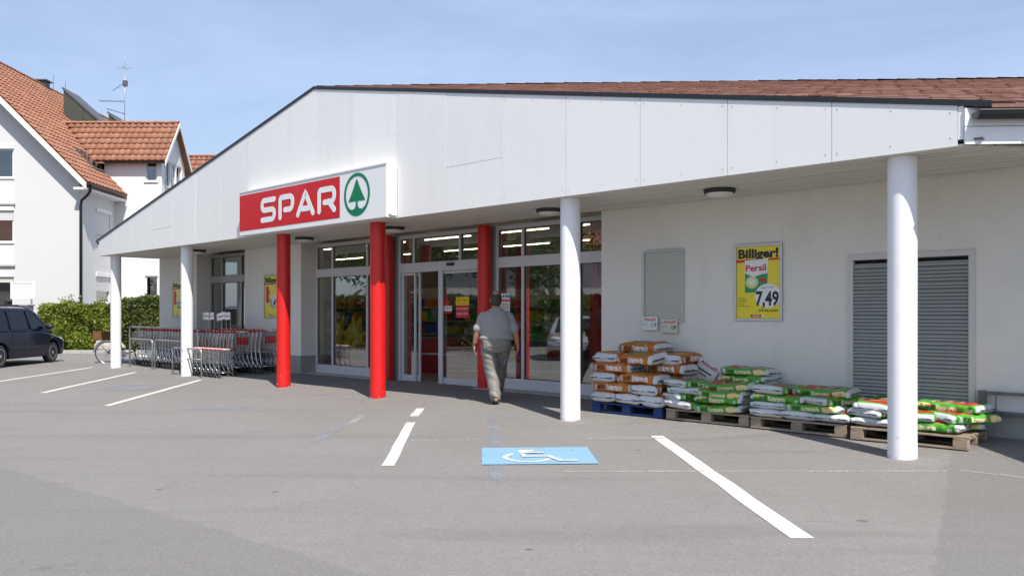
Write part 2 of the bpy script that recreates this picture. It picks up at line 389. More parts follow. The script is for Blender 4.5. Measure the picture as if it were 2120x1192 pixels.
walk = tag(a.build('pavement', 'asphalt'), kind='structure')
# painted markings, each its own sheet on the ground
def marking(name, poly, m, z=.004, lab=None):
    mb = MB(); mb.add([(x,y,z) for x,y in poly], [tuple(range(len(poly)))]); o = mb.build(name, m, ground)
    if lab: o['label'] = lab
    return o
def bay(x0, y0, x1, y1, wd, z=.004):
    n_ = 8; pts = []
    L_ = []; R_ = []
    for i in range(n_+1):
        t = i/n_; x = x0+(x1-x0)*t + random.uniform(-.008,.008); y = y0+(y1-y0)*t
        L_.append((x-wd/2, y)); R_.append((x+wd/2, y))
    return L_+R_[::-1]
marking('parking_line', bay(-11.0, 23.6, -10.75, 18.0, .12), 'line_paint')
marking('parking_line', bay(-8.96, 21.7, -8.4, 15.95, .12), 'line_paint')
marking('parking_line', bay(-6.44, 19.1, -6.15, 13.7, .12), 'line_paint')
marking('parking_line', bay(-.99, 13.33, -1.01, 12.30, .13), 'line_paint')
marking('parking_line', bay(-1.00, 11.60, -.94, 8.28, .125), 'line_paint')
marking('parking_line', bay(2.14, 10.32, 2.135, 5.60, .16), 'line_paint')
for x0,y0,x1,y1 in ((-.85,9.96,.02,10.0),(.75,7.98,4.45,8.0),(1.2,10.1,2.6,10.15),(2.9,9.9,4.2,9.8),(-.9,12.7,.1,12.65),(-7.1,20.2,-5.7,20.0),(-6.0,16.5,-4.9,16.4),(-8.6,18.6,-7.6,18.55)):
    wd = .022; marking('worn_guide_line', [(x0,y0-wd),(x1,y1-wd),(x1,y1+wd),(x0,y0+wd)], 'faded_paint')
marking('overpainted_stripe', [(.06,7.5),(.20,7.5),(.20,12.2),(.06,12.2)], 'blue_grey_paint')
marking('overpainted_patch', [(-7.9,16.4),(-6.6,16.6),(-6.5,17.9),(-7.7,18.0)], 'blue_grey_paint')
marking('overpainted_patch', [(-4.8,13.1),(-3.8,13.3),(-3.7,13.9),(-4.7,13.7)], 'blue_grey_paint')
marking('overpainted_patch', [(-2.06,9.7),(-1.93,9.7),(-1.80,11.4),(-1.93,11.4)], 'blue_grey_paint')
marking('worn_guide_line', [(-1.86,11.5),(-1.76,11.5),(-1.74,12.4),(-1.84,12.4)], 'faded_paint')
marking('disabled_bay_marking', [(-.012,8.32),(1.16,8.38),(1.17,9.42),(-.014,9.36)], 'blue_paint', .008, 'blue painted rectangle with white wheelchair symbol')
wc = MB(); Zw = .012
def gs(pts, wd):       # ground stroke
    P = [Vector(p) for p in pts]
    for i in range(len(P)-1):
        t = (P[i+1]-P[i]).normalized(); nn = Vector((-t.y, t.x))*wd/2; e = t*wd*.18
        wc.add([(*(P[i]-nn-e),Zw),(*(P[i+1]-nn+e),Zw),(*(P[i+1]+nn+e),Zw),(*(P[i]+nn-e),Zw)], [(0,1,2,3)])
def wp(px, py):       # symbol grid -> ground
    return (.20 + px*.78, 8.42 + py*.86)
cir = [wp(.34+.30*math.cos(R(t)), .36+.30*math.sin(R(t))) for t in range(125, 345, 12)]
def ribbon(mb, P, wd, z):
    P = [Vector(p) for p in P]; l_, r_ = [], []
    for i in range(len(P)):
        t = (P[min(i+1,len(P)-1)]-P[max(i-1,0)]).normalized(); nn = Vector((-t.y,t.x))*wd/2; l_.append(P[i]+nn); r_.append(P[i]-nn)
    n_ = len(P); mb.add([(*p,z) for p in l_]+[(*p,z) for p in r_], [(i,i+n_,i+n_+1,i+1) for i in range(n_-1)])
ribbon(wc, cir, .055, Zw)
wc.add([(*wp(.22,.82),Zw),(*wp(.27,.90),Zw),(*wp(.43,.905),Zw),(*wp(.47,.86),Zw),(*wp(.44,.80),Zw),(*wp(.36,.76),Zw),(*wp(.34,.60),Zw),(*wp(.26,.62),Zw)], [tuple(range(8))])
ribbon(wc, [wp(.30,.56), wp(.29,.40), wp(.63,.42), wp(.76,.12), wp(.98,.14)], .075, Zw+.004)
ribbon(wc, [wp(.31,.645), wp(.58,.655)], .06, Zw+.008)
o = wc.build('wheelchair_symbol', 'line_paint', ground)
# edging stones that carry the line of the columns on to the right
for i in range(7):
    x0 = .02+i*.33; e = MB(); e.box(x0, x0+.318, -.022, .022, -.05, .006+random.uniform(-.002,.003))
    e.build('edging_stone', pm('edging_grey', (.26,.25,.235), .9, .2, 9, bump=.5, bs=50) if i == 0 else 'edging_grey', walk, bevel=.002, loc=L(0,0,.0), rot=(0,0,RZ))
# kerb and planted strip behind the parking bays
kb = MB(); kb.box(-30, -8.5, 32.2, 36, -.05, .10); bed = tag(kb.build('planting_bed', pm('soil', (.10,.075,.05), .95, .3, 6, bump=.8, bs=25)), kind='structure')
for i in range(26):
    e = MB(); e.box(-22+i*.55, -22+i*.55+.538, 32.05, 32.19, -.05, .12); e.build('kerb_stone', 'step_stone', bed, bevel=.012)

# ------------------------------------------------------------------ supermarket
shop = thing('supermarket_building', 'low white supermarket with oblique gabled canopy on white and red columns', 'building', O, RZ)
rL = Vector((.737, .6756, 0))
E0 = Vector((.28, -.006, 3.50)); APX = Vector((-11.0, -.006, 5.80)); W0 = Vector((-21.85, -.006, 3.56))
EAVE_Z = 3.12
def top_z(lx): return 3.535 + (-lx)*(5.765-3.535)/11.0 if lx > -11 else 5.765 - (-11.0-lx)*(5.765-3.56)/10.7
# walls
wl = MB()
for x0, x1 in ((-21.66,-19.31),(-16.70,-14.14),(-5.56,-1.72)): wl.box(x0, x1, 1.73, 2.35, -.05, 3.3)
wl.box(-1.72, -.30, 1.73, 2.35, 2.235, 3.3); wl.box(-1.72, -.30, 1.95, 2.35, -.05, 2.235); wl.box(-.30, 5.0, 1.73, 2.35, -.05, 3.3)
wl.box(-21.66, -21.3, 2.35, 14, -.05, 3.3); wl.box(-21.66, 5, 14, 14.3, -.05, 3.3); wl.box(4.7, 5, 2.35, 14, -.05, 3.3)
wall = wl.build('wall', 'render_wall', shop)
pl = MB()
for x0, x1, zt in ((-21.68,-19.29,.54),(-16.72,-14.12,.54),(-5.58,-1.74,.40),(-.28,5.0,.40)):
    pl = MB(); pl.box(x0, x1, 1.71, 2.16, -.05, zt); pl.build('plinth', 'plinth', shop)
sh = MB(); sh.box(-21.3, 4.7, 2.36, 14, -.05, .13); sh.build('shop_floor', pm('shop_floor', (.30,.27,.23), .25, .1, 2), shop)
sh = MB(); sh.box(-21.3, 4.7, 2.05, 14, 3.3, 3.4); sh.build('shop_ceiling', pm('shop_ceiling', (.52,.50,.46), .8, .05, 2), shop)
sh = MB(); sh.box(-21.2, 4.6, 13.85, 13.95, .13, 3.3); sh.build('back_wall', pm('shop_back_wall', (.40,.38,.36), .8, .05, 2), shop)
# columns
for lx, m, lab in ((-21.09,'white_paint',None),(-16.79,'white_paint','white column with chipped paint low down'),(-12.48,'red_paint','red column under the left half of the sign'),(-9.37,'red_paint','red column under the tree emblem'),(-4.99,'white_paint',None),(-.59,'white_paint',None)):
    z0 = apron(lx,.25)-.03; c = MB(); c.lathe([(.1415,z0),(.1415,.16),(.140,.2),(.1395,1.0),(.1405,1.8),(.140,EAVE_Z-.002)], n=48)
    o = c.build('column', m, shop, smooth=True, loc=(lx,.25,0))
    if lab: o['label'] = lab
for lx, d in ((-11.23,1.95),(-8.39,1.95),(-6.42,2.75)):
    c = MB(); c.lathe([(.128,.06),(.128,EAVE_Z-.002)], n=40); o = c.build('inner_column', 'red_paint', shop, smooth=True, loc=(lx,d,0)); o['label'] = 'slim red column standing in the glazed front'
# chips on the worn column
ch = MB()
for i in range(16):
    an = R(random.uniform(165,290)); z = .12+random.random()**2*.55; s_ = random.uniform(.008,.028)
    cx, cy = .1428*math.cos(an), .1428*math.sin(an); tx, ty = -math.sin(an), math.cos(an)
    ch.add([(cx+tx*s_*math.cos(t)*1.2, cy+ty*s_*math.cos(t)*1.2, z+s_*.7*math.sin(t)*random.uniform(.6,1)) for t in [k*math.pi/3 for k in range(6)]], [tuple(range(6))])
tag(ch.build('paint_chips', pm('rust_chip', (.20,.10,.06), .9, .4, 30), shop, loc=(-16.79,.25,0)), kind='stuff')
for lx, m_ in ((-21.09,'step_stone'),(-12.48,'print_white'),(-9.37,'print_white'),(-4.99,'step_stone'),(-.59,'step_stone')):
    ch = MB()
    for i in range(9 if m_ == 'print_white' else 18):
        an = R(random.uniform(150,380)); z = apron(lx,.25)+.01+random.random()**3*.5; s_ = random.uniform(.003,.008)*(1.4 if z < .1 else 1)
        cx, cy = .1432*math.cos(an), .1432*math.sin(an); tx, ty = -math.sin(an), math.cos(an); k_ = random.uniform(.4,1)
        ch.add([(cx+tx*s_*math.cos(t)*1.3, cy+ty*s_*math.cos(t)*1.3, z+s_*k_*math.sin(t)) for t in [k*math.pi/3 for k in range(6)]], [tuple(range(6))])
    tag(ch.build('paint_chips', m_, shop, loc=(lx,.25,0)), kind='stuff')
# gable board: one panel per sheet, with recessed joints and screw heads
bb = MB(); bb.prism([(-21.68,3.13),(-.02,3.13),(-.02,3.52),(-11.0,5.71),(-21.68,3.55)], .022, .05)
fas = bb.build('gable_board', 'panel_gap', shop)
PW = 1.217; seams = [-.004]+[-PW*k for k in range(1,18)]+[-21.7]
scr = MB()
def panel(x0, x1, zb0, zb1, top=True):
    gp = .0035; a0, a1 = x0+gp, x1-gp
    lo = [(a0,zb0),(a1,zb1)]
    if top is True:
        tp = [(a1,top_z(a1))] + ([(-11.0,top_z(-11.0))] if a0 < -11.0 < a1 else []) + [(a0,top_z(a0))]
    else: tp = [(a1,top[1]),(a0,top[0])]
    pb = MB(); dd = random.uniform(-.0015,.0015); pb.prism(lo+tp, 0+dd, .020); return pb.build('panel', 'white_panel', fas)
for k in range(len(seams)-1):
    x1, x0 = seams[k], seams[k+1]
    if k in (5, 14):
        zz = 3.81 if k == 5 else 3.60
        panel(x0, x1, EAVE_Z, EAVE_Z, (zz-.003, zz-.003)); panel(x0, x1, zz+.003, zz+.003)
    else: panel(x0, x1, EAVE_Z, EAVE_Z)
    for xx in (x0+.06, x1-.06, (x0+x1)/2):
        t = top_z(xx)-.09; b0 = EAVE_Z+.09; m_ = max(1, int((t-b0)/.62)); rng = range(m_+1) if xx != (x0+x1)/2 else (0, m_)
        for i in rng: scr.lathe([(.008,-.003),(.005,-.005),(.0,-.006)], (xx+random.uniform(-.004,.004), 0, b0+(t-b0)*i/m_), 'y', 6)
tag(scr.build('screw_heads', pm('screw', (.55,.54,.52), .5, metal=.4), fas), kind='stuff')
eb = MB(); eb.box(-.004, .045, .004, .10, EAVE_Z+.06, 3.50); eb.build('end_board', 'white_paint', fas)
# dark verge flashing
vt = MB()
for p, q in ((E0, APX), (W0, APX)):
    a_ = p+Vector((0,-.006,0)); b_ = q+Vector((0,-.006,0)); dn = Vector((0,0,-.050)); bk = Vector((0,.055,0)); up = Vector((0,0,.008))
    vt.hexa([a_+dn, b_+dn, b_+dn+bk, a_+dn+bk, a_+up, b_+up, b_+bk+up, a_+bk+up])
vt.build('verge_flashing', 'dark_trim', shop)
# roof
def roof_sheet(p, q, ln, th=.05):
    mb = MB(); p2, q2 = p+rL*ln, q+rL*ln; dz = Vector((0,0,-th)); s_ = Vector((0,.045,0))
    mb.hexa([p+dz+s_, q+dz+s_, q2+dz+s_, p2+dz+s_, p+s_, q+s_, q2+s_, p2+s_]); return mb
rf = roof_sheet(E0, APX, 18).build('roof', 'shingle', shop); roof_sheet(W0, APX, 18).build('roof_rear_slope', 'shingle', shop)
vv = APX-E0; wv = vv - rL*vv.dot(rL); slope = wv.length; wn = wv.normalized(); nrm = rL.cross(wn).normalized()
if nrm.z < 0: nrm = -nrm
st = MB(); ex = .115; nc = int(slope/ex)
for k in range(nc+1):
    f = k*ex/slope; st0 = E0 + vv*f + Vector((0,.035,0)); hh = min(ex*1.25, slope-k*ex+.06)
    nt_ = 62 if k*ex < 99 else 30; off = (k % 3)*.11 + random.uniform(-.02,.02)
    for i in range(nt_):
        u0 = max(0, i*.25-off); u1 = (i+1)*.25-off-.008
        if u1 <= u0+.02: continue
        lf = .007+random.uniform(-.002,.003)+(.006 if random.random() < .05 else 0); j = random.uniform(-.005,.005); wv_ = .006*math.sin(i*.23+k*.2)+.006*math.sin(i*.10-k*.37)
        A = st0+rL*u0+wn*j+nrm*(lf+.004+wv_); B = st0+rL*u1+wn*j+nrm*(lf+.004+wv_); C = B+wn*hh-nrm*(lf-.003); D = A+wn*hh-nrm*(lf-.003)
        st.add([A,B,C,D,A-nrm*.011,B-nrm*.011], [(0,1,2,3),(4,5,1,0)])
tag(st.build('shingles', 'shingle', rf), kind='stuff')
rc = MB()
for i in range(44):
    p = APX + rL*(i*.36) + Vector((0,.05,.006)); q = p + rL*.40; dz = .015+random.uniform(0,.008)
    s1 = wn*-.10; s2 = Vector((-wn.x, -wn.y, wn.z)).normalized()*-.10
    rc.add([p+Vector((0,0,dz+.012)), q+Vector((0,0,dz)), q+s1+Vector((0,0,dz)), p+s1+Vector((0,0,dz+.012)), q+s2+Vector((0,0,dz)), p+s2+Vector((0,0,dz+.012))], [(0,1,2,3),(0,5,4,1)])
tag(rc.build('ridge_shingles', 'shingle', rf), kind='stuff')
# eave of the side wing: board, gutter
nO = Vector((.6756,-.737,0))
p0 = Vector((.05,.0,0)); ebd = MB(); q0 = p0+rL*13; t_ = nO*.028
ebd.hexa([p0+Vector((0,0,3.125)), p0+t_+Vector((0,0,3.125)), q0+t_+Vector((0,0,3.125)), q0+Vector((0,0,3.125)), p0+Vector((0,0,3.29)), p0+t_+Vector((0,0,3.29)), q0+t_+Vector((0,0,3.29)), q0+Vector((0,0,3.29))])
ebd.hexa([p0-t_*.3+Vector((0,0,3.298)), p0+t_*.8+Vector((0,0,3.298)), q0+t_*.8+Vector((0,0,3.298)), q0-t_*.3+Vector((0,0,3.298)), p0-t_*.3+Vector((0,0,3.47)), p0+t_*.8+Vector((0,0,3.47)), q0+t_*.8+Vector((0,0,3.47)), q0-t_*.3+Vector((0,0,3.47))])
ebd.build('eave_board', 'white_paint', shop)
gt = MB(); gc = p0+nO*.115+rL*.05; ring = []
def gutter(mb, c0, dirv, outv, ln, r=.072, zc=3.41):
    rings = []
    for s_ in (0, ln):
        rr = []
        for i in range(13):
            an = math.pi + math.pi*i/12; rr.append(c0+dirv*s_+outv*(r*math.cos(an))+Vector((0,0,zc+r*math.sin(an))))
        for i in range(12,-1,-1):
            an = math.pi + math.pi*i/12; rr.append(c0+dirv*s_+outv*((r-.004)*math.cos(an))+Vector((0,0,zc+(r-.004)*math.sin(an))))
        rings.append(rr)
    mb.loft(rings, cap=False)
    mb.add([c0+outv*(r*math.cos(math.pi+math.pi*i/12))+Vector((0,0,zc+r*math.sin(math.pi+math.pi*i/12))) for i in range(13)], [tuple(range(13))])
gutter(gt, gc, rL, nO, 12.5)
gt.tube([gc+nO*.072+Vector((0,0,3.412)), gc+nO*.072+rL*12.5+Vector((0,0,3.412))], .009, 8)
for s_ in (.55, 1.6, 2.6):
    c_ = gc+rL*s_; gt.tube([c_+nO*(.077*math.cos(math.pi+math.pi*i/8))+Vector((0,0,3.41+.077*math.sin(math.pi+math.pi*i/8))) for i in range(9)], .008, 6)
gt.build('gutter', 'dark_trim', shop, smooth=True)
g2 = MB(); gutter(g2, Vector((-21.72,.0,0)), rL, Vector((-.6756,.737,0)), 3, .06, 3.50); g2.build('gutter', 'dark_trim', shop, smooth=True)
# soffit boards
sf = MB(); sf.box(-21.68, .2, .03, 1.9, 3.165, 3.18); sfo = sf.build('soffit', 'dark_gap', shop)
nb_ = 12; wdt = 1.71/nb_
for i in range(nb_):
    d0 = .022+i*wdt; d1 = d0+wdt-.026; x0 = -21.68; e0, e1 = .02+d0*.75, .02+d1*.75
    cuts = sorted([random.uniform(-19,-2) for _ in range(2)])
    zz = EAVE_Z+random.uniform(-.001,.002); b = MB()
    b.hexa([(x0,d0,zz),(e0,d0,zz),(e1,d1,zz),(x0,d1,zz),(x0,d0,zz+.018),(e0,d0,zz+.018),(e1,d1,zz+.018),(x0,d1,zz+.018)])
    b.build('board', 'soffit_board', sfo)
sx = MB()   # side wing soffit beyond the wall end
for i in range(10):
    d0 = 1.733+i*wdt; d1 = d0+wdt-.009; b = MB(); b.hexa([(.0+0,d0,3.1205),(d0*.9,d0,3.1205),(d1*.9,d1,3.1205),(0,d1,3.1205),(0,d0,3.138),(d0*.9,d0,3.138),(d1*.9,d1,3.138),(0,d1,3.138)])
# steps under the windows
for x0, x1 in ((-14.16,-11.36),(-8.58,-5.50)):
    s_ = MB(); s_.box(x0, x1, 1.82, 2.3, -.02, .150); s_.build('step', 'step_stone', shop, bevel=.008)
# unseen flat canopy, added out of view to shade the wall end
def wslab(name, X0, X1, Y0, Y1, z0, z1, m):
    b = MB(); q = [toL(x, y) for x, y in ((X0,Y0),(X1,Y0),(X1,Y1),(X0,Y1))]; b.hexa([(a_,c_,z0) for a_, c_ in q]+[(a_,c_,z1) for a_, c_ in q]); return b.build(name, m, shop)
sc_ = wslab('unseen_shade_slab', 6.1, 13.0, 5.9, 8.35, 2.99, 3.11, 'white_panel')
for X_ in (9.0, 12.6): c = MB(); c.lathe([(.09,-.02),(.09,2.988)], n=28); q = toL(X_, 6.15); c.build('column', 'white_paint', shop, smooth=True, loc=(q[0],q[1],0))  # posts carrying the added shading canopy, also out of view
# glazing
def glazing(name, x0, x1, mull, d=2.16, zb=.15, zk=.34, z1=2.35, z2=2.54, zt=3.10, lower=True, upper=None, fm='frame_white', lab=None):
    f = MB(); w2 = .035; y0, y1 = d-.045, d+.045
    for x in (x0+w2, x1-w2): f.box(x-w2, x+w2, y0, y1, zb, zt)
    inner = [m_ for m_ in mull]
    f.box(x0+2*w2, x1-2*w2, y0-.006, y1, z1, z2); f.box(x0+2*w2, x1-2*w2, y0, y1, zt-.06, zt)
    if lower: f.box(x0+2*w2, x1-2*w2, y0, y1, zb, zk)
    for m_ in inner:
        if lower: f.box(m_-.028, m_+.028, y0+.002, y1, zk, z1)
    for m_ in (upper if upper is not None else inner): f.box(m_-.028, m_+.028, y0+.002, y1, z2, zt-.06)
    f.box(x0, x1, y0-.002, y1-.01, zt, 3.119)
    fr = f.build(name, fm, shop, bevel=.004)
    if lab: fr['label'] = lab
    def panes(ms, a_, b_):
        e = [x0+2*w2]+[v for m_ in ms for v in (m_-.028, m_+.028)]+[x1-2*w2]
        for i in range(0, len(e), 2):
            p = MB(); p.box(e[i]+.001, e[i+1]-.001, d-.004, d+.004, a_+.001, b_-.001); p.build('pane', 'shop_glass', fr)
            gk = MB()
            for u0,u1,v0,v1 in ((e[i],e[i+1],a_,a_+.012),(e[i],e[i+1],b_-.012,b_),(e[i],e[i]+.012,a_+.012,b_-.012),(e[i+1]-.012,e[i+1],a_+.012,b_-.012)):
                gk.box(u0+.0005,u1-.0005,d-.016,d-.0045,v0+.0005,v1-.0005)
            gk.build('gasket', 'rubber', fr)
    if lower: panes(inner, zk, z1)
    panes(upper if upper is not None else inner, z2, zt-.06)
    return fr
glazing('window', -19.30, -16.71, [-18.62,-17.6], fm='frame_grey', lab='grey framed window behind the shopping trolleys')
glazing('window', -14.13, -11.40, [-13.46,-12.16], lab='display window with yellow inflatable animals behind it')
glazing('window', -8.27, -5.57, [-7.60,-6.33], lab='display window to the right of the entrance')
for x0, x1 in ((-11.395,-11.1),(-8.60,-8.275)): jm = MB(); jm.box(x0, x1, 2.10, 2.25, .10, 3.118); jm.build('jamb', 'frame_grey', shop)
door = glazing('entrance_portal', -11.09, -8.61, [], lower=False, zb=.10, upper=[-10.6,-9.23], lab='white portal of the automatic entrance with fanlights')
def leaf(x0, x1, y, lab):
    f = MB(); zb, zt = .125, 2.345; w_ = .045
    f.box(x0, x0+w_, y-.02, y+.02, zb, zt); f.box(x1-w_, x1, y-.02, y+.02, zb, zt); f.box(x0+w_, x1-w_, y-.02, y+.02, zb, zb+.13); f.box(x0+w_, x1-w_, y-.02, y+.02, zt-.05, zt)
    o = f.build('door_leaf', 'frame_white', shop, bevel=.004); o['label'] = lab
    p = MB(); p.box(x0+w_+.001, x1-w_-.001, y-.004, y+.004, zb+.131, zt-.051); p.build('pane', 'shop_glass', o); return o
leaf(-11.02, -10.60, 2.19, 'narrow fixed glass leaf beside the opening'); leaf(-10.98, -10.52, 2.245, 'sliding leaf pushed open'); leaf(-9.86, -8.68, 2.19, 'closed glass leaf with opening hours sticker')
p = MB(); p.box(-9.86, -9.74, 2.13, 2.165, .12, 2.349); p.build('door_post', 'frame_white', shop, bevel=.004)
sn = MB(); sn.box(-9.53, -9.37, 2.03, 2.105, 2.44, 2.49); sn.build('door_sensor', 'black_plastic', shop, bevel=.01)
# blinds in the left window
for i in range(11):
    b = MB(); b.box(-19.2, -16.8, 2.262, 2.268, 2.56+i*.045, 2.60+i*.045); b.build('blind_slat', 'frame_white', shop)
# louvred service doors
lv = MB()
for u0,u1,v0,v1 in ((-1.72,-.30,2.17,2.235),(-1.72,-1.655,.05,2.17),(-.365,-.30,.05,2.17)): lv.box(u0,u1,1.705,1.76,v0,v1)
lvo = lv.build('louvre_door', pm('louvre_frame', (.58,.57,.54), .5, .05, 3), shop, bevel=.004); lvo['label'] = 'grey louvred double door in white frame'
bk = MB(); bk.box(-1.65, -.37, 1.80, 1.83, .05, 2.16); bk.build('backing', 'dark_void', lvo)
me = None
nsl = 46
for i in range(nsl):
    z = .10+i*(2.02/nsl)
    if me is None:
        s_ = MB(); s_.hexa([(-1.652,1.722,-.004),(-.368,1.722,-.004),(-.368,1.760,.040),(-1.652,1.760,.040),(-1.652,1.722,.000),(-.368,1.722,.000),(-.368,1.760,.044),(-1.652,1.760,.044)])
        s_.box(-1.652,-.368,1.718,1.722,-.008,.002); me = s_.mesh('slat', 'louvre')
    obj('slat', me, lvo, (0,0,z), (random.uniform(-.003,.003),0,0))
# ceiling lamps
lm = None
for i, (lx, lab) in enumerate(((-3.05,'round canopy lamp above the yellow detergent poster'),(-5.95,'round canopy lamp in front of the right display window'),(-9.75,'round canopy lamp behind the red column under the tree emblem'),(-12.75,'round canopy lamp behind the red column at the left of the sign'),(-17.6,'round canopy lamp above the shopping trolleys'))):
    if lm is None:
        t = lm = thing('ceiling_lamp', lab, 'lamp', L(lx,.92,EAVE_Z), RZ, 'round lamps under the canopy')
        b = MB(); b.lathe([(.205,-.001),(.205,-.012),(.197,-.052),(.18,-.056)], n=36); b.build('ring', 'black_plastic', t, smooth=True)
        b = MB(); b.lathe([(.176,-.045),(.165,-.068),(.13,-.088),(.07,-.1),(.001,-.104)], n=36); b.build('dome', 'lamp_dome', t, smooth=True)
    else:
        t = copy_tree(lm); t.location = L(lx,.92,EAVE_Z); t['label'] = lab

# ------------------------------------------------------------------ shop sign
sg = thing('shop_sign', 'red and white SPAR box sign with green tree emblem', 'sign', L(-11.0,-.1,EAVE_Z), RZ)
x0, x1, H = -2.45, 2.437, .90
b = MB(); b.box(x0, x1, -.085, .098, 0, H); b.build('box', 'sign_side', sg, bevel=.006)
b = MB(); b.box(x0+.004, x1-.004, -.1, -.0855, .006, H-.012); b.build('face', 'sign_white', sg)
b = MB(); b.box(x0-.006, x1+.006, -.112, .05, H-.0115, H+.012); b.build('top_trim', 'sign_side', sg)
b = MB(); b.box(x1+.001, x1+.055, -.02, .085, .03, H-.05); b.box(x1+.001, x1+.03, -.06, -.021, .05, H-.03); b.build('end_bracket', 'sign_side', sg, bevel=.005)
rp = MB(); rp.box(x0+.008, 1.116, -.1035, -.1005, .095, .832); rp.build('red_field', 'sign_red', sg)
zb, zt, sw = .205, .695, .105; h2 = sw/2; yA, yB = -.1085, -.1038
def letter(nm, paths, lab):
    b = MB()
    for i, p in enumerate(paths): stroke(b, p, sw, yA-.0004*i, yB)
    o = b.build('letter', 'sign_white', sg); o['label'] = lab
lo, hi = zb+h2, zt-h2; mid = (lo+hi)/2
xa, xb = -1.59+h2, -1.03-h2; r = .085
letter('S', [[(xb,hi)]+arc(xa+r,hi-r,r,90,180)+arc(xa+r,mid+r,r,180,270)+arc(xb-r,mid-r,r,90,0)+arc(xb-r,lo+r,r,0,-90)+[(xa,lo)]], 'letter S')
xa, xb = -.92+h2, -.37-h2
letter('P', [[(xa,lo)]+arc(xa+.06,hi-.06,.06,180,90)+arc(xb-.10,hi-.10,.10,90,0)+arc(xb-.10,mid+.045,.10,0,-90)+[(xa+.17,mid-.055)]], 'letter P')
xa, xb = -.29+h2, .32-h2
letter('A', [[(xa,lo),((xa+xb)/2-.02,hi-.02),((xa+xb)/2,hi),((xa+xb)/2+.02,hi-.02),(xb,lo)],[(xa+.15,lo+.10),(xb-.15,lo+.10)]], 'letter A')
xa, xb = .42+h2, 1.0-h2
letter('R', [[(xa,lo)]+arc(xa+.06,hi-.06,.06,180,90)+arc(xb-.10,hi-.10,.10,90,0)+arc(xb-.10,mid+.06,.10,0,-90)+[(xa+.17,mid-.04)],[(xb-.17,mid-.03),(xb,lo)]], 'letter R')
lg = MB(); cx, cz, ro, ri = 1.62, .46, .375, .318
n = 64
def logo(mb, cx, cz, k, y):
    ro_, ri_ = .375*k, .318*k
    P = [(cx+ro_*math.cos(2*math.pi*i/n), y, cz+ro_*math.sin(2*math.pi*i/n)) for i in range(n)]+[(cx+ri_*math.cos(2*math.pi*i/n), y, cz+ri_*math.sin(2*math.pi*i/n)) for i in range(n)]
    mb.add(P, [(i,(i+1)%n,(i+1)%n+n,i+n) for i in range(n)])
    tp, bs = cz+.275*k, cz-.115*k
    lside = [(cx-(.02+.225*(t**1.25))*k if t > 0 else cx, tp-(tp-bs)*t) for t in [i/8 for i in range(9)]]
    rside = [(2*cx-x, z) for x, z in lside[1:]][::-1]
    flat(mb, lside+rside, y)
    tr = [(cx-.028*k, bs+.001), (cx-.028*k, bs-.05*k), (cx-.04*k, bs-.10*k), (cx-.085*k, bs-.135*k), (cx-.16*k, bs-.13*k), (cx-.225*k, bs-.095*k)]
    an = [math.atan2(tr[-1][1]-cz, tr[-1][0]-cx)]
    a0 = math.atan2(-.26, -.24); a1 = math.atan2(-.26, .24)
    bot = [(cx+(ri_+.01*k)*math.cos(a0+(a1-a0)*i/12), cz+(ri_+.01*k)*math.sin(a0+(a1-a0)*i/12)) for i in range(13)]
    left = tr[:4] + [(cx-.15*k, bs-.145*k), (cx-.215*k, bs-.115*k)]
    right = [(2*cx-x, z) for x, z in left][::-1]
    half = left + bot[:7]
    flat(mb, left+bot+right, y-.0003)
logo(lg, cx, cz, 1.0, -.1045); lg.build('tree_emblem', 'sign_green', sg)
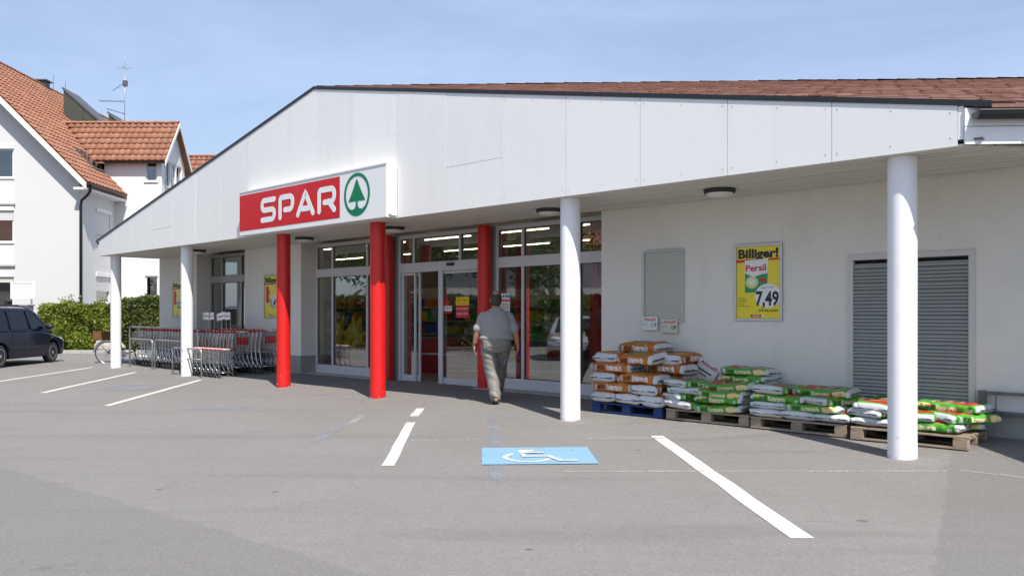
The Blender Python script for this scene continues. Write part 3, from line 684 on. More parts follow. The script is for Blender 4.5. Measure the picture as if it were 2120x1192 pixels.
# ------------------------------------------------------------------ posters and cards on the wall
def frame_box(t, w_, h_, m='alu', bw=.03, dp=.03):
    """mitred picture frame, base at z=0, front towards -y"""
    for (a0,a1,b0,b1), ax in ((((-w_/2,w_/2,0,bw)),0),(((-w_/2,w_/2,h_-bw,h_)),0),(((-w_/2,-w_/2+bw,bw,h_-bw)),1),(((w_/2-bw,w_/2,bw,h_-bw)),1)):
        b = MB(); b.box(a0+.0005,a1-.0005,-dp,0,b0+.0005,b1-.0005); b.build('frame_rail', m, t, bevel=.004)
def board(t, w_, h_, m, y=-.012, name='sheet'):
    b = MB(); b.box(-w_/2, w_/2, y, -.001, .001, h_-.001); return b.build(name, m, t)
PW_, PH_ = .69, 1.04
def poster(lx, z, lab, price, product='box', d=1.728):
    t = thing('poster_frame', lab, 'poster', L(lx,d,z), RZ, 'yellow bargain posters in metal frames')
    frame_box(t, PW_, PH_); iw, ih = PW_-.06, PH_-.06
    s = board(t, iw, ih+.0, 'poster_yellow'); s.location.z = .03
    y = -.0135; X = lambda f: (f-.5)*iw; Z = lambda f: .03+ih*(1-f)
    b = MB(); put_text(b, 'Billiger!', X(.5), y, Z(.158), ih*.118, iw*.92, bold=.045); b.build('headline', 'print_black', t)
    b = MB(); flat(b, [(X(0),Z(.222)),(X(1),Z(.195)),(X(1),Z(.172)),(X(0),Z(.182))], y+.0006); b.build('red_stripe', 'print_red', t)
    if product == 'box':
        b = MB(); flat(b, [(X(.20),Z(.645)),(X(.70),Z(.62)),(X(.73),Z(.175)),(X(.19),Z(.195))], y-.0003); b.build('packet_print', 'print_white', t)
        b = MB(); flat(b, [(X(.20),Z(.645)),(X(.70),Z(.62)),(X(.72),Z(.38)),(X(.60),Z(.385)),(X(.40),Z(.425)),(X(.20),Z(.37))], y-.0008); b.build('packet_green', 'print_green', t)
        b = MB(); flat(b, ellipse(X(.36), Z(.50), iw*.145, ih*.085), y-.0013); b.build('packet_disc', 'print_lime', t)
        b = MB(); flat(b, ellipse(X(.36), Z(.49), iw*.085, ih*.045), y-.0018); b.build('packet_star', 'print_white', t)
        b = MB(); put_text(b, 'Persil', X(.45), y-.0013, Z(.34), ih*.085, iw*.47, bold=.03, rot=R(1.5)); b.build('packet_lettering', 'print_red', t); b = MB(); flat(b, rect(X(.53),X(.68),Z(.49),Z(.445)), y-.0014); b.build('packet_flash', 'print_red', t)
    else:
        b = MB()
        for q in range(4): flat(b, ellipse(X(.22+.06*(q%2)), Z(.30+.10*q), iw*.10, ih*.05), y-.0004-.0001*q)
        flat(b, rect(X(.10),X(.30),Z(.66),Z(.28)), y-.0010); b.build('packet_print', 'print_red', t)
    b = MB(); flat(b, ellipse(X(.73), Z(.685), iw*.30, ih*.165) if product == 'box' else ellipse(X(.70), Z(.62), iw*.27, ih*.15), y-.0022); b.build('price_disc', 'print_white', t)
    b = MB(); zc = .66 if product == 'box' else .60
    put_text(b, price, X(.71), y-.0027, Z(zc+.155), ih*.185, iw*.52, bold=.03)
    if product == 'box':
        put_text(b, 'statt 11,99', X(.72), y-.0027, Z(.585), ih*.026, iw*.26)
        put_text(b, '37% BILLIGER!', X(.73), y-.0027, Z(.905), ih*.032, iw*.44, bold=.01)
        for i, s_ in enumerate(('Persil Pulver', 'oder Megaperls', '20 Wäschen', 'oder Gel', 'verschiedene Sorten')): put_text(b, s_, X(.04), y-.0006, Z(.725+.027*i), ih*.015, align='L')
    else: put_text(b, 'statt', X(.62), y-.0027, Z(.53), ih*.026)
    b.build('price_lettering', 'print_black', t)
    b = MB(); flat(b, rect(X(.33),X(.57),Z(.982),Z(.945)), y-.0006); b.build('brand_bar', 'print_red', t)
    b = MB(); put_text(b, 'SPAR', X(.46), y-.0012, Z(.973), ih*.019, iw*.16, bold=.02); flat(b, ellipse(X(.61), Z(.963), iw*.022, ih*.014, 20), y-.0012); b.build('brand_lettering', 'print_white', t)
    return t
poster(-2.92, 1.41, 'yellow framed Billiger poster with detergent packet and price 7,49', '7,49')
poster(-15.40, 1.41, 'yellow framed Billiger poster between the left windows behind a red column', '1,49', 'fruit')
poster(-20.42, 1.40, 'yellow framed Billiger poster at the end of the wall behind the trolleys', '0,29', 'fruit')
t = thing('empty_poster_frame', 'empty metal poster frame with blank pale sheet and two price cards at its foot', 'frame', L(-4.42,1.728,1.38), RZ)
frame_box(t, .70, 1.07); s = board(t, .64, 1.01, 'poster_blank'); s.location.z = .03
def card(lx, z, price, lab, m):
    t = thing('price_card', lab, 'price card', L(lx,1.690,z), RZ, 'small price cards below the empty frame')
    b = MB(); b.box(-.135,.135,-.012,.006,0,.20); b.build('plate', m, t, bevel=.004)
    b = MB(); put_text(b, 'Aktuell!', 0, -.0127, .148, .034, .215, bold=.03, italic=.15); b.build('headline', 'print_red', t)
    b = MB(); flat(b, [(-.10,.138),(.11,.142),(.11,.136),(-.10,.131)], -.0126); b.build('underline', 'print_cyan', t)
    b = MB(); put_text(b, price, .075, -.0127, .055, .055, .085, bold=.02); put_text(b, 'Favorit', -.118, -.0127, .098, .014, align='L'); put_text(b, 'Blumenerde', -.118, -.0127, .075, .014, align='L'); b.build('price_lettering', 'print_black', t)
card(-4.63, 1.26, '1,19', 'small white price card reading 1,19 below the empty frame', 'print_white'); card(-4.29, 1.225, '1,89', 'small cream price card reading 1,89 below the empty frame', pm('card_cream', (.66,.62,.52), .5))
# stickers on the entrance glass
t = thing('opening_hours_sticker', 'yellow and red opening hours sticker on the closed door leaf', 'sticker', L(-9.22,2.18,1.43), RZ)
b = MB(); b.box(-.18,.18,0,.003,0,.24); b.build('red_field', 'print_red', t)
b = MB(); b.box(-.18,.18,0,.003,.241,.40); b.build('yellow_field', 'poster_yellow', t)
b = MB(); put_text(b, 'NEU: Längere', 0, -.001, .325, .05, .30, bold=.01); put_text(b, 'Öffnungszeiten', 0, -.001, .265, .034, .27); b.build('headline', 'print_red', t)
b = MB(); put_text(b, 'Mo-Fr  7.30 - 19.30 Uhr', 0, -.001, .155, .042, .32, bold=.01); put_text(b, 'Samstag 7.30 - 18.00 Uhr', 0, -.001, .06, .042, .32, bold=.01); b.build('hours', 'print_white', t)
t = thing('entrance_sticker', 'white EINGANG sticker with red triangle on the closed door leaf', 'sticker', L(-9.63,2.18,1.56), RZ)
b = MB(); b.box(-.11,.11,0,.003,0,.10); b.build('field', 'print_white', t); b = MB(); put_text(b, 'EINGANG', 0, -.001, .045, .034, .17); b.build('lettering', 'print_black', t)
b = MB(); flat(b, [(-.11,.105),(.03,.105),(-.05,.34)], .001); flat(b, rect(-.1,.1,-.04,-.005), .001); b.build('triangle', 'print_red', t)
t = thing('notice_sheet', 'tall white notice sheet with card logos on the right display window', 'notice', L(-8.07,2.148,1.02), RZ)
b = MB(); b.box(-.13,.13,0,.003,0,.86); b.build('sheet', 'print_white', t)
b = MB(); flat(b, rect(-.125,.125,.71,.745), -.001); flat(b, rect(-.05,.12,.36,.385), -.001); flat(b, rect(.0,.11,.04,.12), -.001); flat(b, rect(-.12,-.07,.78,.83), -.001); b.build('red_print', 'print_red', t)
b = MB(); flat(b, rect(-.125,.125,.20,.27), -.001); b.build('yellow_print', 'poster_yellow', t)
b = MB(); [flat(b, rect(-.10,.10,.42+.035*i,.432+.035*i), -.001) for i in range(8)]; flat(b, rect(-.12,.12,.14,.18), -.001); flat(b, ellipse(-.02,.805,.022,.022,16), -.001); b.build('text_rows', 'print_black', t)
b = MB(); flat(b, rect(.02,.07,.78,.83), -.001); flat(b, rect(.08,.12,.78,.83), -.001); b.build('blue_print', 'print_blue', t)
# metal bicycle rack on the right wall
pm('rack_steel', (.15,.155,.16), .5, .2, 12, metal=.5)
t = thing('wall_rack', 'grey galvanised bicycle rack fixed to the wall beside the louvred door', 'bicycle rack', L(.35,1.66,.13), RZ)
for z in (.26,.475):
    b = MB(); b.box(-.60,1.6,-.02,.02,z,z+.035); b.build('rail', 'rack_steel', t, bevel=.004)
b = MB(); b.box(-.60,-.53,-.03,.045,.255,.515); b.build('bracket', 'rack_steel', t, bevel=.004)
for x in (-.40,-.05,.02,.35,.42): b = MB(); b.tube([(x,-.025,.50),(x,-.10,.49),(x,-.13,.40),(x,-.12,.27),(x,-.025,.26)], .008, 6); b.build('hoop', 'rack_steel', t, smooth=True)

# ------------------------------------------------------------------ pallets
def wood(name, c, d):
    return pm(name, c, .85, .25, 5, bump=.5, bs=40, dirt=d, dirt_amt=.6, gs=(.3,2,2), objvar=.14)
wood('pallet_wood', (.30,.235,.17), (.13,.10,.075)); wood('pallet_blue', (.012,.045,.16), (.02,.03,.06))
MESH = {}
def shared(key, fn):
    if key not in MESH: MESH[key] = fn()
    return MESH[key]
def pallet(lx, d0, m, lab, rz=0):
    cx, cd = lx+.6, d0+.4
    t = thing('pallet', lab, 'pallet', L(cx,cd,apron(cx,d0)+.012), RZ+R(rz), 'pallets along the shop wall')
    t.rotation_euler.x = 0
    def bx(k, sx, sy, sz): return shared((k,m), lambda: MB().box(-sx/2,sx/2,-sy/2,sy/2,0,sz).mesh(k, m, bevel=.004))
    for y in (-.35,-.175,0,.175,.35): obj('top_board', bx('top_board', 1.2, .12 if abs(y) < .3 else .10, .022), t, (random.uniform(-.004,.004),y,.122))
    for x in (-.5275,0,.5275):
        obj('cross_board', bx('cross_board', .13, .80, .022), t, (x,0,.0995))
        for y in (-.35,0,.35): obj('block', bx('block', .14, .10, .076), t, (x,y,.0232), (0,0,random.uniform(-.02,.02)))
    for y in (-.35,0,.35): obj('bottom_board', bx('bottom_board', 1.2, .10, .022), t, (0,y,.001))
    return t
P1 = pallet(-5.08, .86, 'pallet_blue', 'blue painted wooden pallet under the orange mulch sacks')
P2 = pallet(-3.82, .86, 'pallet_wood', 'bare wooden pallet beside the blue one, under the tallest pile of green sacks', 1)
P3 = pallet(-2.58, .84, 'pallet_wood', 'bare wooden pallet in the middle of the green sacks', -1)
P4 = pallet(-1.34, .80, 'pallet_wood', 'bare wooden pallet by the louvred door with its end towards the bicycle rack', 1)

# ------------------------------------------------------------------ sacks
def sack_mat(name, kind):
    m, nb, b = new_mat(name); uv = nb.new('ShaderNodeUVMap').outputs[0]; s = nb.new('ShaderNodeSeparateXYZ'); nb.t.links.new(uv, s.inputs[0]); U, V = s.outputs[0], s.outputs[1]
    obc = nb.new('ShaderNodeTexCoord').outputs['Object']
    wb = nb.math('MULTIPLY', nb.math('SUBTRACT', nb.noise(obc, 7, 3), .5), .03); U = nb.math('ADD', U, wb)
    def bx(u0,u1,v0,v1,e=.006):
        a = nb.math('MULTIPLY', nb.ramp(U,u0-e,u0+e), nb.ramp(U,u1+e,u1-e)); c = nb.math('MULTIPLY', nb.ramp(V,v0-e,v0+e), nb.ramp(V,v1+e,v1-e)); return nb.math('MULTIPLY', a, c)
    def el(u,v,ru,rv,e=.06):
        a = nb.math('DIVIDE', nb.math('SUBTRACT', U, u), ru); c = nb.math('DIVIDE', nb.math('SUBTRACT', V, v), rv)
        return nb.ramp(nb.math('ADD', nb.math('MULTIPLY',a,a), nb.math('MULTIPLY',c,c)), 1+e, 1-e)
    pic = nb.mix(nb.ramp(nb.noise(obc, 40, 4), .4, .6), (.05,.028,.018), (.24,.13,.07))
    if kind == 'mulch':
        c = nb.mix(nb.noise(obc, 5, 3), (.36,.110,.014), (.45,.150,.022))
        c = nb.mix(bx(.16,.30,.14,.36), c, (.60,.32,.19)); c = nb.mix(el(.5,.25,.26,.105), c, (.12,.34,.045)); c = nb.mix(el(.42,.25,.15,.075), c, pic); c = nb.mix(el(.62,.25,.10,.06), c, nb.mix(nb.noise(obc,30,3), (.05,.09,.03), (.22,.24,.12)))
    else:
        c = nb.mix(nb.noise(obc, 5, 3), (.045,.26,.022), (.085,.36,.034))
        c = nb.mix(bx(.13,.42,.13,.37), c, (.42,.03,.025)); c = nb.mix(el(.58,.25,.21,.10), c, (.70,.56,.24)); c = nb.mix(el(.58,.25,.185,.085), c, pic); c = nb.mix(el(.58,.25,.07,.035), c, (.42,.26,.16))
        for v in (.02, .48): 
            c = nb.mix(el(.82,v,.13,.085), c, (.40,.04,.03)); c = nb.mix(el(.83,v,.12,.078), c, (.70,.56,.26))
    ends = nb.math('MAXIMUM', nb.ramp(U,.075,.060), nb.ramp(U,.925,.940))
    c = nb.mix(ends, c, nb.mix(nb.noise(obc, 9, 4), (.50,.52,.55), (.63,.64,.65))); c = nb.mix(nb.math('MAXIMUM', nb.ramp(U,.0035,.0012), nb.ramp(U,.9965,.9988)), c, (.16,.16,.17))
    for v in (.985,.515) : 
        bc = bx(.115,.165,v-.055,v+.045); st_ = nb.math('GREATER_THAN', nb.math('FRACT', nb.math('MULTIPLY', V, 90)), .5)
        c = nb.mix(bc, c, nb.mix(nb.math('MULTIPLY', st_, bx(.125,.155,v-.045,v+.035)), (.72,.73,.73), (.03,.03,.03)))
    nb.put(b.inputs['Base Color'], c); b.inputs['Roughness'].default_value = .38; b.inputs['Specular IOR Level'].default_value = .45
    bn = nb.new('ShaderNodeBump'); bn.inputs['Strength'].default_value = .55; bn.inputs['Distance'].default_value = .012
    nb.put(bn.inputs['Height'], nb.noise(nb.mapping(obc,(1,1.6,1)), 17, 4, .55, 1.2)); nb.put(b.inputs['Normal'], bn.outputs[0])
sack_mat('mulch_sack', 'mulch'); sack_mat('soil_sack', 'soil')
pm('sack_text_pale', (.72,.66,.40), .45); pm('sack_text_white', (.75,.75,.74), .45)
def sack_fn(Ln, Wd, Ht, seed):
    rnd = random.Random(seed); ph = [rnd.uniform(0,6.28) for _ in range(12)]; sag = rnd.uniform(-.010,.014); tw = rnd.uniform(-.03,.03)
    def sgn(v, e): return math.copysign(abs(v)**e, v)
    def P(u, th, off=0.0):
        au = abs(u); hb = max(.06, (1-au**9)**.55) if au < 1 else .06
        wb = 1-.07*au**5 - (.05*(au-.93)/.07 if au > .93 else 0)
        wr = .006*math.sin(9*u+ph[0]+2*th)+.005*math.sin(17*u+ph[1]-3*th)+.004*math.sin(31*u+ph[2]+th)+.0045*math.sin(5*th+ph[3]+6*u)+.004*math.sin(11*th+ph[6]+3*u)*au**3
        wr *= (.5+.9*au)
        hh = Ht/2*hb*(1-.05*math.cos(6*u+ph[4])) ; bb = Wd/2*wb
        c_, s_ = math.cos(th), math.sin(th)
        y = sgn(c_, .50)*(bb+wr+off); z = sgn(s_, .58)*(hh+wr*.6*hb+off)
        x = u*Ln/2 + .006*math.sin(7*th+ph[5])*au**6
        z += sag*(1-u*u)*2 - sag + tw*u*y - .012*au**8
        return Vector((x, y, z+Ht/2))
    return P
def make_sack(kind, seed):
    """returns (body mesh, white text mesh, black text mesh)"""
    Ln, Wd, Ht = (.70, .445, .168) if kind == 'mulch' else (.70, .445, .114)
    P = sack_fn(Ln, Wd, Ht, seed); nu, nv = 44, 36
    us = [math.sin((i/nu-.5)*math.pi)*.35+(2*i/nu-1)*.65 for i in range(nu+1)]
    bm = bmesh.new(); uvl = bm.loops.layers.uv.new('UVMap'); ring = [[bm.verts.new(P(u, 2*math.pi*j/nv)) for j in range(nv)] for u in us]
    for i in range(nu):
        for j in range(nv):
            f = bm.faces.new((ring[i][j], ring[i+1][j], ring[i+1][(j+1)%nv], ring[i][(j+1)%nv])); f.smooth = True
            for l_, (a_, c_) in zip(f.loops, ((i,j),(i+1,j),(i+1,j+1),(i,j+1))): l_[uvl].uv = (us[a_]*.5+.5, c_/nv)
    for i, rev in ((0,True),(nu,False)):
        f = bm.faces.new(ring[i][::-1] if rev else ring[i]); 
        for l_ in f.loops: l_[uvl].uv = (0.0 if i == 0 else 1.0, .5)
    bmesh.ops.recalc_face_normals(bm, faces=bm.faces)
    me = bpy.data.meshes.new(kind+'_sack'); bm.to_mesh(me); bm.free(); me.materials.append(MATS[kind+'_sack'])
    def wrap(words, m, sides):
        mb = MB()
        for body, uc, wd, hd in words:
            V, Fs, w0 = text_mesh(body, .035, 0, 2)
            for side in sides:
                vs = []
                for x, y, z in V:
                    u = uc + x/w0*wd; t = (y-.5)*hd
                    if side == 0: vs.append(P(u, 1.5*math.pi-.0 - math.pi/2 - 0 + -t if False else math.pi + -t, .0022))
                    else: vs.append(P(-u, 0 + t, .0022))
                mb.add(vs, Fs)
        return mb.mesh('lettering', m)
    res = [me]
    for sd in (0, 1):
        if kind == 'mulch': big = wrap([('Rindenmulch', .20, .78, .50)], 'sack_text_white', (sd,))
        else: big = wrap([('Blumenerde', .02, .62, .50)], 'sack_text_pale', (sd,))
        res += [big, wrap([('FAVORIT', -.42, .34, .26)] if kind == 'mulch' else [('FAVORIT', -.46, .28, .30)], 'print_black', (sd,))]
    return res
SM = {k: [make_sack(k, s) for s in seeds] for k, seeds in (('mulch',(1,2,3)),('soil',(11,12,13,14)))}
_sk = [0]
def sack(kind, lx, d, z, rz, lab, grp, tilt=(0,0)):
    _sk[0] += 1; me, b0_, k0_, b1_, k1_ = SM[kind][_sk[0] % len(SM[kind])]; big, blk = (b1_, k1_) if 100 < rz % 360 < 260 else (b0_, k0_)
    t = thing('mulch_sack' if kind == 'mulch' else 'soil_sack', lab, 'sack', L(lx,d,z), RZ+R(rz), grp)
    t.rotation_euler = (R(tilt[0]), R(tilt[1]), RZ+R(rz))
    obj('bag', me, t); obj('product_name', big, t); obj('brand_name', blk, t); return t
def ground_at(lx): return apron(lx, .86)+.012+.144+.004
G1 = 'orange bark mulch sacks on the blue pallet'
zm = ground_at(-4.5); hm = .140
def mul(x, d, k, rz, lab, tilt=(0,0)): return sack('mulch', -5.08+x, .86+d, zm+hm*k, rz, lab, G1, tilt)
b0 = 'orange mulch sack showing its white end, lowest layer on blue pallet, '
mul(.21,.30,0,90,b0+'by the window'); mul(.63,.31,0,91,b0+'middle one'); mul(1.05,.30,0,87,b0+'by the green sacks')
mul(.33,.20,1,2,'orange mulch sack lying lengthways, second layer, left on the blue pallet'); mul(.90,.30,1,93,'orange mulch sack showing its white end, second layer on the blue pallet'); mul(.40,.62,1,0,'orange mulch sack at the back of the second layer')
mul(.20,.32,2,89,'orange mulch sack showing its crumpled white end, third layer on the blue pallet'); mul(.78,.22,2,-4,'orange mulch sack lying lengthways, third layer, on the blue pallet'); mul(.95,.62,2,4,'orange mulch sack at the back of the third layer, end by the wall')
mul(.31,.22,3,1,'orange mulch sack lying lengthways, fourth layer, left on the blue pallet'); mul(1.02,.50,3,-3,'orange mulch sack lying lengthways, fourth layer, set back at the right')
mul(.36,.62,3,1,'orange mulch sack at the back of the fourth layer')
mul(.22,.36,4,88,'orange mulch sack showing its white end, fifth layer, left'); mul(.72,.25,4.05,-9,'orange mulch sack with its printed top tilted towards the car park, fifth layer',(9,-2)); mul(1.08,.62,4,92,'orange mulch sack with white end by the wall, fifth layer')
mul(.62,.46,5.05,-3,'single orange mulch sack on top of the mulch pile',(2,0))
G2 = 'green potting soil sacks on the wooden pallets'; hs = .092
def soil(px0, x, d, k, rz, lab, tilt=(0,0)): return sack('soil', px0+x, .86+d, ground_at(px0+.6)+hs*k, rz, lab, G2, tilt)
p2 = -3.82
for k in range(6): soil(p2, .92, .56, k, (0 if k % 2 else 180)+random.uniform(-5,5), 'green soil sack lying flat in the tall pile by the wall, layer %s' % ('one','two','three','four','five','six')[k], (random.uniform(-2,2),random.uniform(-2,2)))
for k in range(4): soil(p2, .22, .26+.02*k, k*.98, (88,58,104,66)[k]+random.uniform(-6,6), 'green soil sack showing its white end next to the mulch pile, layer %s' % ('one','two','three','four')[k], (random.uniform(-3,3),3))
for k in range(3): soil(p2, .76, .20+.02*k, k, (180 if k % 2 else 0)+random.uniform(-5,5), 'green soil sack lengthways at the front of the second pallet, layer %s' % ('one','two','three')[k], (4,random.uniform(-2,2)))
soil(p2, .80, .34, 3.05, 4, 'green soil sack with red corner up, leaning on the tall pile', (7,-3)); soil(p2, .30, .62, 0, 2, 'green soil sack lying by the wall on the second pallet'); soil(p2, .30, .62, 1, -3, 'green soil sack lying by the wall in the second layer of the second pallet'); soil(p2, .34, .60, 2, 3, 'green soil sack lying by the wall in the third layer of the second pallet')
p3 = -2.58
for i in range(3): soil(p3, .20+.40*i, .30, 0, 90+random.uniform(-3,3), 'green soil sack showing its white end, lowest layer on the middle pallet, '+('mulch side','middle one','louvre side')[i])
soil(p3, .22, .30, 1, 92, 'green soil sack showing its white end, second layer on the middle pallet'); soil(p3, .76, .19, 1, -1, 'green soil sack lengthways, second layer on the middle pallet'); soil(p3, .76, .58, 1, 2, 'green soil sack at the back of the second layer on the middle pallet')
soil(p3, .33, .20, 2, 181, 'green soil sack lengthways, third layer on the middle pallet'); soil(p3, .92, .30, 2, 64, 'green soil sack showing its white end, third layer on the middle pallet'); soil(p3, .36, .60, 2, 0, 'green soil sack at the back of the third layer on the middle pallet')
soil(p3, .24, .30, 3, 86, 'green soil sack showing its white end, top of the middle pallet', (0,2)); soil(p3, .80, .36, 3, 2, 'green soil sack lengthways with pale lettering, top of the middle pallet', (3,0))
p4 = -1.34
soil(p4, .22, .30, 0, 90, 'green soil sack showing its white end, lowest layer by the louvred door'); soil(p4, .78, .18, 0, 180, 'green soil sack lengthways, lowest layer by the louvred door'); soil(p4, .90, .56, 0, 3, 'green soil sack with white end overhanging the pallet corner')
soil(p4, .24, .30, 1, 70, 'green soil sack showing its white end, second layer by the louvred door'); soil(p4, .66, .30, 1, 90, 'green soil sack under the others beside the white column'); soil(p4, 1.04, .36, 1, 62, 'green soil sack turned askew, second layer by the louvred door', (0,2))
soil(p4, .26, .30, 2, 84, 'green soil sack showing its white end and picture, top by the louvred door', (0,-5)); soil(p4, .92, .50, 2, 174, 'green soil sack lengthways, top of the pallet by the louvred door', (2,0))
# fallen price board behind the sacks
t = thing('fallen_price_board', 'tilted white price board leaning on the wall between mulch and soil sacks', 'price card', L(-3.76,1.66,.55), RZ)
t.rotation_euler = (R(-6), R(28), RZ)
b = MB(); b.box(-.17,.17,-.01,.01,0,.30); b.build('plate', 'print_white', t, bevel=.004); b = MB(); put_text(b, 'Aktuell!', 0, -.0112, .23, .05, .29, bold=.03, italic=.15); b.build('headline', 'print_red', t); b = MB(); flat(b, rect(-.14,.10,.14,.16), -.0112); flat(b, rect(-.14,.05,.09,.105), -.0112); b.build('text_rows', 'print_black', t)

# ------------------------------------------------------------------ shopping trolleys
def trolley_parts(k=1.0, small=False):
    """meshes of one trolley; handle at +x, nose at -x"""
    W, hl = .27*k, 1.0 if not small else .64
    def pt(x, y, z): return (x*k, y*k/1.0, z*(hl/1.0))
    q = {}
    b = MB(); r = .0034 if not small else .003
    # basket corners: rear (+x) wide and deep, nose lower and narrower
    xr, xf = .40, -.42; zr1, zr0, zf1, zf0 = .97, .50, .90, .62; wr, wf = .265, .20
    def side(s, u, v):     # u 0 rear..1 nose, v 0 bottom..1 top
        x = xr+(xf-xr)*u; w_ = wr+(wf-wr)*u; z0 = zr0+(zf0-zr0)*u; z1 = zr1+(zf1-zr1)*u; return pt(x+.04*(v-.5)*(-1 if u > .5 else 1)*.5, s*w_*(.86+.14*v), z0+(z1-z0)*v)
    for s in (-1,1):
        for i in range(17): u = i/16; b.tube([side(s,u,0), side(s,u,1)], r, 4, cap=False)
        for v in (.0,.2,.4,.6,.8): b.tube([side(s,0,v), side(s,1,v)], r, 4, cap=False)
        b.tube([side(s,0,1), side(s,1,1)], r*2.0, 5, cap=False)
    for i in range(7):
        t_ = i/6
        for u in (0, 1):
            a_, c_ = Vector(side(-1,u,0)), Vector(side(1,u,0)); e_, g_ = Vector(side(-1,u,1)), Vector(side(1,u,1)); b.tube([a_.lerp(c_,t_), e_.lerp(g_,t_)], r, 4, cap=False)
        b.tube([Vector(side(-1,0,0)).lerp(Vector(side(1,0,0)),t_), Vector(side(-1,1,0)).lerp(Vector(side(1,1,0)),t_)], r, 4, cap=False)
    for v in (0,.33,.66,1):
        for u in (0,1): b.tube([side(-1,u,v), side(1,u,v)], r*(1.8 if v in (0,1) else 1), 4, cap=False)
    q['basket'] = b.mesh('basket', 'chrome', 'all')
    c = MB(); rt = .0115*k
    for s in (-1,1):
        c.tube([pt(.47,s*.265,.99), pt(.40,s*.262,.80), pt(.34,s*.25,.52), pt(.40,s*.25,.30), pt(.46,s*.25,.15)], rt, 6)
        c.tube([pt(.34,s*.25,.52), pt(.10,s*.22,.50), pt(-.05,s*.21,.47)], rt, 6)
        c.tube([pt(.46,s*.25,.15), pt(.0,s*.21,.17), pt(-.44,s*.16,.19), pt(-.46,s*.155,.15)], rt, 6)
        c.tube([pt(-.10,s*.21,.50), pt(.10,s*.215,.33), pt(.28,s*.22,.175)], rt*.8, 6)
    for x, w_ in ((.44,.25),(.05,.215),(-.42,.16)): c.tube([pt(x,-w_,.175), pt(x,w_,.175)], rt*.8, 6)
    for i in range(6): c.tube([pt(.40,-.2+.08*i,.178), pt(-.38,-.13+.052*i,.19)], r, 4, cap=False)
    q['chassis'] = c.mesh('chassis', 'chrome', 'all')
    h = MB(); h.tube([pt(.475,-.245,1.0), pt(.475,.245,1.0)], .014*k, 8); q['handle'] = h.mesh('handle', 'red_plastic' , 'all')
    e = MB(); e.tube([pt(.475,-.13,1.004), pt(.475,.13,1.004)], .0165*k, 8); q['handle_label'] = e.mesh('handle_label', 'print_white', 'all')
    ec = MB(); ec.ell(pt(.475,0,1.0), (.034*k,.036*k,.036*k), 10, 8); q['handle_cap'] = ec.mesh('handle_cap', 'red_plastic', 'all')
    wh = MB(); rw = .062 if not small else .042
    wh.lathe([(rw*.5,-.016),(rw*.92,-.016),(rw,-.008),(rw,.008),(rw*.92,.016),(rw*.5,.016)], axis='y', n=16); wh.lathe([(rw*.5,-.010),(.001,-.012)], axis='y', n=10)
    for s in (-1,1): wh.box(-.018*k,.018*k,s*.022-.003,s*.022+.003,-.012,rw+.045)
    wh.box(-.02*k,.02*k,-.024,.024,rw+.035,rw+.055); q['wheel'] = wh.mesh('wheel', ['rubber'], 30); q['rw'] = rw
    q['pos'] = [pt(.46,s*.25,0)[:2] for s in (-1,1)] + [pt(-.45,s*.155,0)[:2] for s in (-1,1)]
    q['cap'] = [pt(0,s*.255,0)[1] for s in (-1,1)]
    fl = MB(); fl.hexa([pt(.385,-.14,.70),pt(.385,.14,.70),pt(.378,.14,.70),pt(.378,-.14,.70),pt(.405,-.14,.87),pt(.405,.14,.87),pt(.398,.14,.87),pt(.398,-.14,.87)]); q['flap'] = fl.mesh('child_seat_flap', 'red_plastic')
    return q
BIG = trolley_parts(); SMALL = trolley_parts(.66, True)
def trolley(q, lx, d, lab, grp, rz=0, flap=False, small=False, name='shopping_trolley'):
    t = thing(name, lab, 'shopping trolley', L(lx,d,apron(lx,d)+.002), RZ+R(rz), grp)
    for k in ('basket','chassis','handle','handle_label'): obj(k, q[k], t)
    for y in q['cap']: obj('handle_cap', q['handle_cap'], t, (0,y,0))
    for x, y in q['pos']: obj('wheel', q['wheel'], t, (x,y,q['rw']), (0,0,random.uniform(-.5,.5)))
    if flap: obj('child_seat_flap', q['flap'], t)
    return t
ORD = ['first','second','third','fourth','fifth','sixth','seventh','eighth','ninth','tenth','eleventh','twelfth','thirteenth','fourteenth','fifteenth','sixteenth','seventeenth','eighteenth','nineteenth','twentieth']; ORD += ['twenty-'+o_ for o_ in ORD[:9]]
GA = 'shopping trolleys nested in the front row'; GB = 'shopping trolleys nested in the row along the wall'; GC = 'child-size trolleys with flags'
for i in range(28):
    lx = -15.85-i*.186
    lab = 'end trolley of the front nested row, nearest the red column' if i == 0 else ('farthest trolley of the front nested row, by the bicycle' if i == 27 else '%s trolley of the front nested row, counted from the red column' % ORD[i])
    trolley(BIG, lx, .98+random.uniform(-.012,.012), lab, GA, random.uniform(-1,1), flap=(i in (0,13)))
for i in range(13):
    lx = -15.35-i*.20
    lab = 'end trolley of the wall row with red child seat flap, below the poster' if i == 0 else ('farthest trolley of the wall row, against the grey window' if i == 12 else '%s trolley of the row along the wall, counted from the red column' % ORD[i])
    trolley(BIG, lx, 1.42+random.uniform(-.006,.006), lab, GB, random.uniform(-1,1)+1, flap=(i in (0,)))
pole_m = MB(); pole_m.tube([(0,0,0),(0,0,1.0)], .0055, 6); pole_me = pole_m.mesh('flag_pole', 'galv', 'all')
